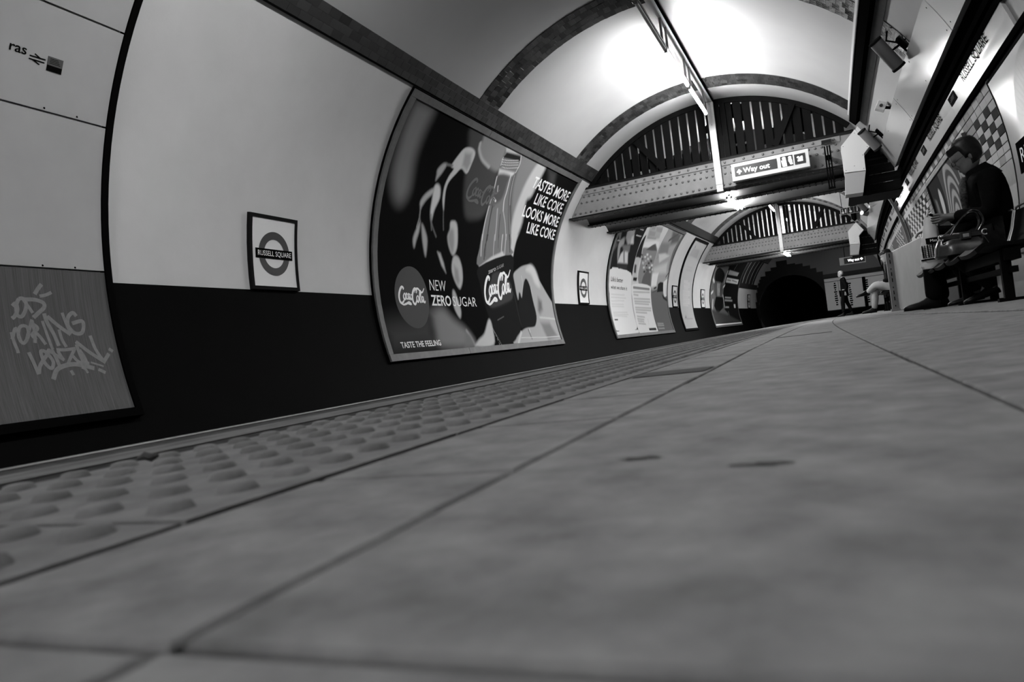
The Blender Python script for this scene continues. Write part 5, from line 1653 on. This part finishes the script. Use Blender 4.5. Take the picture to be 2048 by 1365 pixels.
HEAD_ROWS = [(-.118, -.062, -.012, .022), (-.110, -.080, .012, .036), (-.095, -.088, .035, .049), (-.080, -.090, .050, .056), (-.066, -.092, .060, .060),
             (-.052, -.091, .070, .063), (-.038, -.090, .078, .066), (-.024, -.088, .085, .069), (-.010, -.086, .091, .071), (.004, -.084, .095, .072),
             (.018, -.088, .098, .073), (.034, -.090, .100, .074), (.055, -.087, .100, .074), (.076, -.078, .096, .070), (.095, -.062, .084, .060), (.110, -.040, .064, .045), (.119, -.012, .036, .024)]
def head_pt(row, th, grow=0.0, face=True):
    z, xf, xb, hw = row
    cx, rx = (xf + xb) / 2, (xb - xf) / 2
    x = cx + (rx + grow) * math.cos(th)
    y = (hw + grow) * math.sin(th) * (1 - .10 * max(0, -math.cos(th)))
    if face:
        d = abs(((th - PI + PI) % (2 * PI)) - PI)
        if -.045 < z < .02:
            k = 1 - abs(z + .022) / .045 if z < -.022 else 1 - (z + .022) / .048
            x -= .024 * max(k, 0) * math.exp(-(d / .17) ** 2)
        x += .009 * math.exp(-((abs(d) - .42) / .17) ** 2) * math.exp(-((z - .004) / .011) ** 2)
        x -= .006 * math.exp(-((z + .066) / .010) ** 2) * math.exp(-(d / .30) ** 2)
        x += .004 * math.exp(-((z + .080) / .006) ** 2) * math.exp(-(d / .35) ** 2)
        x -= .004 * math.exp(-((z - .022) / .009) ** 2) * math.exp(-((d - .4) / .3) ** 2)
    return Vector((x, y, z + grow * (.6 if z > .05 else 0)))
def head_geo(mb, M, N=36):
    vs = [M @ head_pt(r, 2 * PI * k / N) for r in HEAD_ROWS for k in range(N)]
    n = len(HEAD_ROWS)
    vs += [M @ Vector((-.035, 0, -.121)), M @ Vector((.012, 0, .122))]
    fs = [(i * N + k, i * N + (k + 1) % N, (i + 1) * N + (k + 1) % N, (i + 1) * N + k) for i in range(n - 1) for k in range(N)]
    fs += [(n * N, (k + 1) % N, k) for k in range(N)] + [(n * N + 1, (n - 1) * N + k, (n - 1) * N + (k + 1) % N) for k in range(N)]
    mb.add(vs, fs)
    for sg in (-1, 1):       # ears
        vs, fs = [], []
        for i in range(7):
            for k in range(10):
                u, v = PI * i / 6, 2 * PI * k / 10
                vs.append(M @ Vector((.012 + .019 * math.sin(u) * math.cos(v) + .006 * math.cos(u), sg * (.070 + .012 * math.sin(u) * math.sin(v) + .006), -.012 + .033 * math.cos(u))))
        for i in range(6):
            for k in range(10):
                fs.append((i * 10 + k, i * 10 + (k + 1) % 10, i * 10 + 10 + (k + 1) % 10, i * 10 + 10 + k))
        mb.add(vs, fs)
def hair_geo(mb, M, mask, grow=.016, N=48):
    """closed shell over the whole head: it stands proud where there is hair and dips under the skin elsewhere"""
    n = len(HEAD_ROWS)
    def rg(i, k):
        th = 2 * PI * k / N
        q = min(max(mask(HEAD_ROWS[i][0], math.cos(th)) / .35, 0), 1)
        q = q * q * (3 - 2 * q)
        return -.012 + (grow * (1 if math.cos(th) > -.3 or HEAD_ROWS[i][0] > .085 else .42) * (1 + .10 * math.sin(9 * th + i) + .08 * math.sin(17 * th + 2.1 * i)) + .012) * q
    vs = [M @ head_pt(r, 2 * PI * k / N, rg(i, k), False) for i, r in enumerate(HEAD_ROWS) for k in range(N)] + [M @ Vector((.012, 0, .122 + grow))]
    fs = [(i * N + k, i * N + (k + 1) % N, (i + 1) * N + (k + 1) % N, (i + 1) * N + k) for i in range(n - 1) for k in range(N)]
    fs += [(n * N, (n - 1) * N + k, (n - 1) * N + (k + 1) % N) for k in range(N)]
    mb.add(vs, fs)
def hand_nodes(nodes, edges, pre, wrist, palm, out, side, curl, r=.0085):
    """palm from the wrist, four fingers of unequal length and a thumb off its side, curled towards curl"""
    wrist, palm, out, side, curl = Vector(wrist), Vector(palm), Vector(out).normalized(), Vector(side).normalized(), Vector(curl).normalized()
    nodes[pre + 'palm'] = (palm, (.020, .024))
    edges.append((pre + 'wrist', pre + 'palm'))
    for i, (o, L) in enumerate(((-.027, .070), (-.009, .080), (.009, .075), (.026, .060))):
        b = palm + out * .035 + side * o
        c = b + out * L * .45 + curl * L * .12
        e = c + out * L * .18 + curl * L * .40
        for q, (pt, rr) in enumerate(((b, r * 1.1), (c, r), (e, r * .85))):
            nodes[pre + 'f%d%d' % (i, q)] = (pt, rr)
        edges += [(pre + 'palm', pre + 'f%d0' % i), (pre + 'f%d0' % i, pre + 'f%d1' % i), (pre + 'f%d1' % i, pre + 'f%d2' % i)]
    b = palm - out * .005 - side * .030 + curl * .008
    c = b + out * .025 - side * .012 + curl * .018
    e = c + out * .028 + side * .004 + curl * .012
    for q, (pt, rr) in enumerate(((b, r * 1.2), (c, r * 1.1), (e, r))):
        nodes[pre + 't%d' % q] = (pt, rr)
    edges += [(pre + 'palm', pre + 't0'), (pre + 't0', pre + 't1'), (pre + 't1', pre + 't2')]
def build_geo(name, geo, M, m, parent):
    mb = MB()
    mb.add([M @ Vector(v) for v in geo[0]], geo[1])
    return mb.build(name, m, parent, smooth=True)
def shoe(mb, M, L=.25, h=.07, w=.042):
    """toe towards -x, sole at z = 0"""
    st = [(0.0, .024, .050), (.012, .034, .078), (.045, .039, .098), (.085, .039, .094), (.115, .041, .074), (.150, .045, .060), (.190, .047, .052), (.222, .043, .046), (.245, .033, .038), (.258, .018, .026)]
    vs, fs, N = [], [], 16
    for d, ww, hh in st:
        for k in range(N):
            a = 2 * PI * k / N
            sn, cs = math.sin(a), math.cos(a)
            zz = hh * h / .07 * (.5 + .5 * math.copysign(abs(sn) ** .55, sn))
            yy = ww * math.copysign(abs(cs) ** .75, cs) * (1.0 if sn < .2 else .88)
            vs.append(M @ Vector((-(d * L / .258) + .055, yy * w / .042, zz)))
    for i in range(len(st) - 1):
        for k in range(N):
            fs.append((i * N + k, i * N + (k + 1) % N, (i + 1) * N + (k + 1) % N, (i + 1) * N + k))
    fs += [tuple(range(N)), tuple(range((len(st) - 1) * N, len(st) * N))]
    mb.add(vs, fs)
m_skin = mat('darker skin', .10, .5, .3, noise=.06, nscale=20)  # darker skin tone for the two people on the near seats
m_skin2 = mat('pale skin', .22, .5, .3)
m_hairk = mat('black hair', .006, .45, .25, noise=.4, nscale=60)
m_hairw = mat('white hair', .45, .6, .3)
m_coat = mat('black wool coat', .0035, .9, .02, noise=.3, nscale=40, bump=.15, bscale=60)
m_trous = mat('charcoal trousers', .009, .9, .03, noise=.3, nscale=30, bump=.1, bscale=50)
m_trousk = mat('black trousers', .0035, .9, .03)
m_pale = mat('pale cotton trousers', .24, .85, .1, noise=.1, nscale=12)
m_shoe = mat('black leather shoe', .004, .45, .12)
def person(name, label, M, nodes, edges, root, head, hair, clothes, shoes, skin=None, extra=None):
    """body in one mesh (torso, limbs, hands, head); clothing and hair are its children"""
    g = skin_mesh(nodes, edges, root)
    mb = MB()
    mb.add([M @ Vector(v) for v in g[0]], g[1])
    head_geo(mb, M @ head)
    body = mb.build(name, skin or m_skin, None, smooth=True, at=M)
    tag(body, label, 'person')
    BASE[body.name] = M.copy()
    for nm, grow, keep, m in clothes:
        nd = {}
        for k in keep:
            p, r = nodes[k]
            gk = keep[k]
            nd[k] = (p, (r[0] + gk, r[1] + gk) if isinstance(r, tuple) else r + gk)
        ed = [e for e in edges if e[0] in nd and e[1] in nd]
        rt = root if root in nd else list(nd)[0]
        build_geo(nm, skin_mesh(nd, ed, rt), M, m, body)
    mb = MB()
    hair_geo(mb, M @ head, hair[0], hair[1])
    mb.build('hair', hair[2], body, smooth=True)
    for sM in shoes:
        mb = MB()
        shoe(mb, M @ sM[0], *sM[1:])
        mb.build('shoe', m_shoe, body, smooth=True)
    return body
def sit_nodes(px, back, knees, ankles, hands, shoulder_w=.175, sc=1.0, head_base=None, hip_w=.09, torso_r=.12):
    """px: pelvis (x, z); back: list of (x, z) spine points up to the neck"""
    n, e = {}, []
    n['pelvis'] = (Vector((px[0], 0, px[1])), (torso_r * 1.12, torso_r * .98))
    prev = 'pelvis'
    for i, (x, z, r) in enumerate(back):
        k = 'spine%d' % i
        n[k] = (Vector((x, 0, z)), r)
        e.append((prev, k))
        prev = k
    ch = 'spine%d' % (len(back) - 3)
    for s, sg in (('n', -1), ('f', 1)):
        c = n[ch][0]
        n[s + 'shoulder'] = (Vector((c.x, sg * shoulder_w, c.z + .035)), .056)
        e.append((ch, s + 'shoulder'))
        el, wr, pm, out, side, curl = hands[s]
        n[s + 'elbow'] = (Vector(el), .040)
        n[s + 'wrist'] = (Vector(wr), .025)
        e += [(s + 'shoulder', s + 'elbow'), (s + 'elbow', s + 'wrist')]
        hand_nodes(n, e, s, wr, pm, out, side, curl)
        n[s + 'hip'] = (Vector((px[0] - .05, sg * hip_w, px[1] - .01)), .088)
        n[s + 'knee'] = (Vector(knees[s]), .056)
        n[s + 'calf'] = (Vector(knees[s]) * .62 + Vector(ankles[s]) * .38 + Vector((.012, 0, 0)), .050)
        n[s + 'ankle'] = (Vector(ankles[s]), .034)
        n[s + 'foot'] = (Vector(ankles[s]) + Vector((-.085, 0, -.05)), .024)
        e += [('pelvis', s + 'hip'), (s + 'hip', s + 'knee'), (s + 'knee', s + 'calf'), (s + 'calf', s + 'ankle'), (s + 'ankle', s + 'foot')]
    return n, e
def T(x, y, z, ry=0, rz=0):
    return Matrix.Translation((x, y, z)) @ Matrix.Rotation(rz, 4, 'Z') @ Matrix.Rotation(ry, 4, 'Y')
def coat_keys(nodes, g, gl=None):
    return {k: (gl if gl is not None and ('wrist' in k) else g) for k in nodes if k == 'pelvis' or (k.startswith('spine') and int(k[5:]) < sum(1 for q in nodes if q.startswith('spine')) - 1) or k[1:] in ('shoulder', 'elbow', 'wrist')}
def leg_keys(nodes, g, low):
    return {k: (low if k[1:] == 'ankle' else g) for k in nodes if k == 'pelvis' or k[1:] in ('hip', 'knee', 'calf', 'ankle')}
# ---- seated woman in profile, reading her phone
FM = frame(6.15, 0, 0)
nd, ed = sit_nodes((1.19, .50), [(1.235, .62, (.135, .12)), (1.235, .76, (.14, .125)), (1.205, .875, (.125, .105)), (1.165, .965, .058), (1.135, 1.03, .05)],
                   {'n': (.915, -.10, .455), 'f': (.93, .10, .47)}, {'n': (1.172, -.10, .135), 'f': (1.10, .09, .12)},
                   {'n': ((1.185, -.215, .655), (.985, -.07, .690), (.935, -.045, .697), (-1, .1, -.05), (0, -.2, 1), (0, 1, .1)),
                    'f': ((1.15, .215, .655), (.985, .07, .690), (.935, .045, .697), (-1, -.1, -.05), (0, .2, 1), (0, -1, .1))}, torso_r=.125)
woman = person('person', 'seated person in a black coat and glasses looking down at a phone', FM, nd, ed, 'pelvis', T(1.118, 0, 1.108, -.52),
               (lambda z, c: max((z - .040) * 12, min((z + .085) * 12, (c + .02) * 2.2), min((z + .03) * 10, (c + .38) * 2.0)), .020, m_hairk),
               [('coat', 0, coat_keys(nd, .020, .016), m_coat), ('trousers', 0, leg_keys(nd, .016, .012), m_trous)],
               [(T(1.150, -.10, .088, -.24), .235, .050, .038), (T(1.08, .09, .062, -.1), .235, .050, .038)], m_skin)
Mh = FM @ T(1.118, 0, 1.108, -.52)
m_glass = mat('dark glasses frame', .01, .3, .4)
mb = MB()
for sg in (-1, 1):
    mb.tube([Mh @ Vector((-.098 + .006 * math.cos(2 * PI * k / 14), sg * (.033 + .024 * math.cos(2 * PI * k / 14)), .004 + .018 * math.sin(2 * PI * k / 14))) for k in range(15)], .0022, 6)
    mb.tube([Mh @ Vector((-.094, sg * .056, .008)), Mh @ Vector((-.03, sg * .077, .008)), Mh @ Vector((.012, sg * .080, .004))], .0022, 6)
mb.tube([Mh @ Vector((-.102, -.010, .006)), Mh @ Vector((-.104, 0, .008)), Mh @ Vector((-.102, .010, .006))], .002, 6)
mb.build('glasses', m_glass, woman)
MB().tube([FM @ Vector(p) for p in ((1.222, 0, .90), (1.198, 0, .945), (1.178, 0, .985), (1.165, 0, 1.015))], [.118, .106, .086, .072], 20).build('collar', m_coat, woman, smooth=True)
MB().tube([FM @ Vector(p) for p in ((1.10, .06, .955), (1.075, 0, .90), (1.07, -.03, .84), (1.075, 0, .76), (1.08, .02, .70))], [.02, .026, .028, .024, .016], 12).build('scarf', mat('patterned scarf', .035, .8, .1, noise=.9, nscale=45), woman, smooth=True)
t = thing('mobile_phone', 'small dark phone held by the seated person in glasses', 'phone', FM @ T(.875, 0, .71))
MB().box(-.045, .03, -.032, .032, -.005, .005, FM @ T(.882, 0, .712, .55)).build('case', m_black, t, bevel=.003)
MB().box(-.040, .026, -.028, .028, .0052, .0058, FM @ T(.882, 0, .712, .55)).build('screen', m_blackgloss, t)
# ---- black handbag on the seat beside her
BM_ = frame(5.80, 0, 0)
t = thing('handbag', 'black leather handbag with steel rings on the seat beside the person in glasses', 'handbag', BM_ @ T(.97, 0, .376))
m_leather = mat('black glossy leather', .008, .22, .6, bump=.35, bscale=11)
mb = MB()
rows = [(.376, .10, .155, .070), (.392, .0, .168, .088), (.45, 0, .160, .088), (.50, 0, .140, .070), (.525, 0, .125, .050), (.54, 0, .115, .028)]
vs, fs, N = [], [], 28
for i, (z, _, a, b) in enumerate(rows):
    for k in range(N):
        th = 2 * PI * k / N
        pl_ = 1 + (.06 * math.cos(7 * th) if 0 < i < 5 else 0)
        sgx = math.copysign(abs(math.cos(th)) ** .6, math.cos(th))
        sgy = math.copysign(abs(math.sin(th)) ** .7, math.sin(th))
        vs.append(BM_ @ Vector((.965 + a * sgx, b * sgy * pl_, z)))
for i in range(len(rows) - 1):
    for k in range(N):
        fs.append((i * N + k, i * N + (k + 1) % N, (i + 1) * N + (k + 1) % N, (i + 1) * N + k))
fs += [tuple(range(N)), tuple(range((len(rows) - 1) * N, len(rows) * N))]
mb.add(vs, fs).build('body', m_leather, t, smooth=True)
MB().box(-.135, .135, -.074, -.062, -.014, .014, BM_ @ T(.965, 0, .512)).build('belt', m_leather, t, bevel=.003)
MB().box(-.032, .032, -.086, -.072, -.024, .028, BM_ @ T(.985, 0, .508)).build('clasp', m_leather, t, bevel=.004)
MB().box(-.018, .018, -.090, -.085, -.010, .014, BM_ @ T(.985, 0, .508)).build('clasp_plate', m_chrome, t, bevel=.002)
for dx in (-.125, .13):
    MB().tube([BM_ @ Vector((.965 + dx + .016 * math.cos(PI * (.25 + 1.5 * k / 12)), -.082, .515 + .018 * math.sin(PI * (.25 + 1.5 * k / 12)))) for k in range(13)], .005, 8).build('ring', mat('bright steel', .75, .2, .6, metal=.8), t, smooth=True)
MB().tube([BM_ @ Vector(p) for p in catmull(((.90, -.05, .53), (.95, -.03, .60), (1.02, .0, .66), (1.07, .02, .66), (1.09, .03, .60), (1.06, .0, .53)), 6)], .008, 8).build('strap', m_leather, t, smooth=True)
MB().tube([BM_ @ Vector(p) for p in catmull(((.87, .04, .53), (.98, .05, .62), (1.05, .06, .68), (1.10, .06, .67), (1.12, .06, .60), (1.08, .04, .53)), 6)], .008, 8).build('strap', m_leather, t, smooth=True)
# ---- person on the next seat, mostly hidden
FM2 = frame(6.92, 0, 0)
nd, ed = sit_nodes((1.22, .50), [(1.30, .58, (.13, .12)), (1.36, .68, (.13, .12)), (1.385, .79, (.115, .10)), (1.38, .87, .058), (1.37, .93, .05)],
                   {'n': (.895, -.10, .470), 'f': (.90, .10, .47)}, {'n': (.885, -.09, .085), 'f': (.975, .09, .085)},
                   {'n': ((1.20, -.22, .64), (1.02, -.12, .60), (.97, -.10, .60), (-1, .1, -.05), (0, -1, .1), (0, .1, -1)),
                    'f': ((1.16, .22, .66), (.965, .10, .69), (.915, .09, .69), (-1, -.1, -.05), (0, 1, .1), (0, -.1, -1))}, torso_r=.12)
person('person', 'seated person in black trousers and shoes beside the one in glasses', FM2, nd, ed, 'pelvis', T(1.355, 0, 1.00, -.25),
       (lambda z, c: max((z - .035) * 14, min((z + .07) * 12, (c - .02) * 2.2)), .018, m_hairk),
       [('coat', 0, coat_keys(nd, .020, .014), m_coat), ('trousers', 0, leg_keys(nd, .028, .030), m_trousk)],
       [(T(.875, -.09, ZP, 0), .27, .075, .046), (T(.96, .09, ZP, 0), .27, .075, .046)])
# ---- plastic carrier bag between them
PM = frame(6.52, 0, 0)
t = thing('carrier_bag', 'white printed plastic carrier bag hanging between the two seated people', 'bag', PM @ T(.87, 0, .36))
rows = [(.352, .862, .070, .050), (.375, .868, .082, .060), (.44, .872, .078, .062), (.52, .876, .068, .052), (.60, .88, .060, .040), (.66, .882, .05, .028), (.72, .885, .034, .018), (.765, .89, .03, .010)]
mb = MB()
vs, fs, N = [], [], 24
for i, (z, cx, a, b) in enumerate(rows):
    for k in range(N):
        th = 2 * PI * k / N
        cr = 1 + .10 * math.sin(5 * th + 1.7 * i) + .06 * math.sin(9 * th - 2.3 * i)
        vs.append(PM @ Vector((cx + a * cr * math.cos(th), b * cr * math.sin(th), z)))
for i in range(len(rows) - 1):
    for k in range(N):
        fs.append((i * N + k, i * N + (k + 1) % N, (i + 1) * N + (k + 1) % N, (i + 1) * N + k))
fs += [tuple(range(N))]
mb.add(vs, fs)
m_bag = mat('white plastic film', .50, .35, .4, bump=.3, bscale=9)
bag = mb.build('film', m_bag, t, smooth=True)
def bag_pt(x, z, o=.004):
    for (z0, c0, a0, b0), (z1, c1, a1, b1) in zip(rows[:-1], rows[1:]):
        if z0 <= z <= z1:
            k = (z - z0) / (z1 - z0)
            c, a, b = c0 + (c1 - c0) * k, a0 + (a1 - a0) * k, b0 + (b1 - b0) * k
            u = max(-.96, min(.96, (x - c) / a))
            return PM @ Vector((c + a * u * 1.1, -b * 1.18 * math.sqrt(1 - u * u) - o, z))
    return PM @ Vector((x, -.06, z))
def bag_quad(mb, x0, x1, z0, z1, o=.004, n=6):
    vs = []
    for i in range(n + 1):
        x = x0 + (x1 - x0) * i / n
        vs += [bag_pt(x, z0, o), bag_pt(x, (z0 + z1) / 2, o), bag_pt(x, z1, o)]
    mb.add(vs, [(3 * i + j, 3 * i + 3 + j, 3 * i + 4 + j, 3 * i + 1 + j) for i in range(n) for j in range(2)])
mb = MB(); bag_quad(mb, .842, .940, .540, .588); mb.build('dark_print_band', m_ink_black, bag)
mb = MB(); lettering(mb, 'Mas', lambda u, v: bag_pt(u, v, .008), .868, .556, .042, .020, .0); mb.build('lettering', m_ink_white, bag)
mb = MB()
for k in range(8):
    bag_quad(mb, .812 + .0155 * k, (.817 if k % 2 else .820) + .0155 * k, .435, .535, .005, 1)
for k in range(7):
    bag_quad(mb, .81, .935, .438 + .0145 * k, .441 + .0145 * k, .005, 5)
bag_quad(mb, .80, .94, .415, .428, .005, 5)
mb.build('check_print', m_ink_black, bag, kind='stuff')
for dy in (-.012, .012):
    MB().tube([PM @ Vector(p) for p in ((.87, dy, .76), (.885, dy, .80), (.91, dy, .80), (.915, dy, .755))], .006, 6).build('handle', m_bag, t)
# ---- person with crossed legs beyond the box
FM3 = frame(16.05, 0, 0)
nd, ed = sit_nodes((1.20, .52), [(1.25, .64, (.13, .12)), (1.255, .77, (.13, .115)), (1.24, .885, (.115, .10)), (1.215, .975, .055), (1.20, 1.04, .05)],
                   {'n': (.93, -.07, .585), 'f': (.905, .08, .485)}, {'n': (.775, .10, .455), 'f': (.855, .06, .09)},
                   {'n': ((1.20, -.22, .66), (1.07, -.08, .625), (1.03, -.06, .625), (-1, .2, -.05), (0, -1, .1), (0, .1, -1)),
                    'f': ((1.19, .22, .66), (1.07, .06, .640), (1.03, .04, .645), (-1, -.2, -.05), (0, 1, .1), (0, -.1, -1))})
person('person', 'seated person in pale trousers with one leg crossed beyond the grey box', FM3, nd, ed, 'pelvis', T(1.175, 0, 1.115, -.3),
       (lambda z, c: max((z - .035) * 14, min((z + .07) * 12, (c - .02) * 2.2)), .018, m_hairk),
       [('jacket', 0, coat_keys(nd, .020, .010), m_coat), ('trousers', 0, leg_keys(nd, .024, .018), m_pale)],
       [(T(.765, .10, .40, -.1, .35), .27, .075, .046), (T(.845, .06, ZP, 0), .27, .075, .046)], m_skin2)
# ---- man walking by the head wall
FM4 = frame(31.0, .08, 0)
n, e = {}, []
for k, p, r in (('pelvis', (.02, 0, .95), (.14, .11)), ('spine0', (.03, 0, 1.10), (.135, .11)), ('spine1', (.035, 0, 1.27), (.145, .11)), ('spine2', (.03, 0, 1.40), (.13, .095)), ('spine3', (.005, 0, 1.50), .055), ('spine4', (-.01, 0, 1.555), .05)):
    n[k] = (Vector(p), r)
for a, b in zip(list(n)[:-1], list(n)[1:]):
    e.append((a, b))
for s, sg, kn, an, elb, wr in (('n', -1, (-.07, -.09, .53), (-.10, -.09, .12), (.13, -.24, 1.15), (.07, -.24, .92)), ('f', 1, (.07, .09, .53), (.20, .09, .13), (.14, .24, 1.15), (.08, .24, .92))):
    n[s + 'shoulder'] = (Vector((.03, sg * .19, 1.43)), .055)
    n[s + 'elbow'] = (Vector(elb), .042)
    n[s + 'wrist'] = (Vector(wr), .027)
    e += [('spine2', s + 'shoulder'), (s + 'shoulder', s + 'elbow'), (s + 'elbow', s + 'wrist')]
    hand_nodes(n, e, s, wr, (wr[0] - .01, wr[1], wr[2] - .05), (0, 0, -1), (-1, 0, 0), (0, -sg, 0))
    n[s + 'hip'] = (Vector((.01, sg * .09, .91)), .088)
    n[s + 'knee'] = (Vector(kn), .056)
    n[s + 'calf'] = (Vector(kn) * .62 + Vector(an) * .38 + Vector((.012, 0, 0)), .05)
    n[s + 'ankle'] = (Vector(an), .034)
    e += [('pelvis', s + 'hip'), (s + 'hip', s + 'knee'), (s + 'knee', s + 'calf'), (s + 'calf', s + 'ankle')]
person('person', 'white-haired person in a dark suit walking past the head wall', FM4, n, e, 'pelvis', T(-.035, 0, 1.645, -.12),
       (lambda z, c: max((z - .075) * 14, min((z + .06) * 12, (c - .05) * 2.2)), .013, m_hairw),
       [('suit_jacket', 0, coat_keys(n, .028, .016), m_coat), ('suit_trousers', 0, leg_keys(n, .022, .026), m_trousk)],
       [(T(-.115, -.09, .0, 0), .28, .08, .046), (T(.19, .09, .012, .12), .28, .08, .046)], m_skin2)
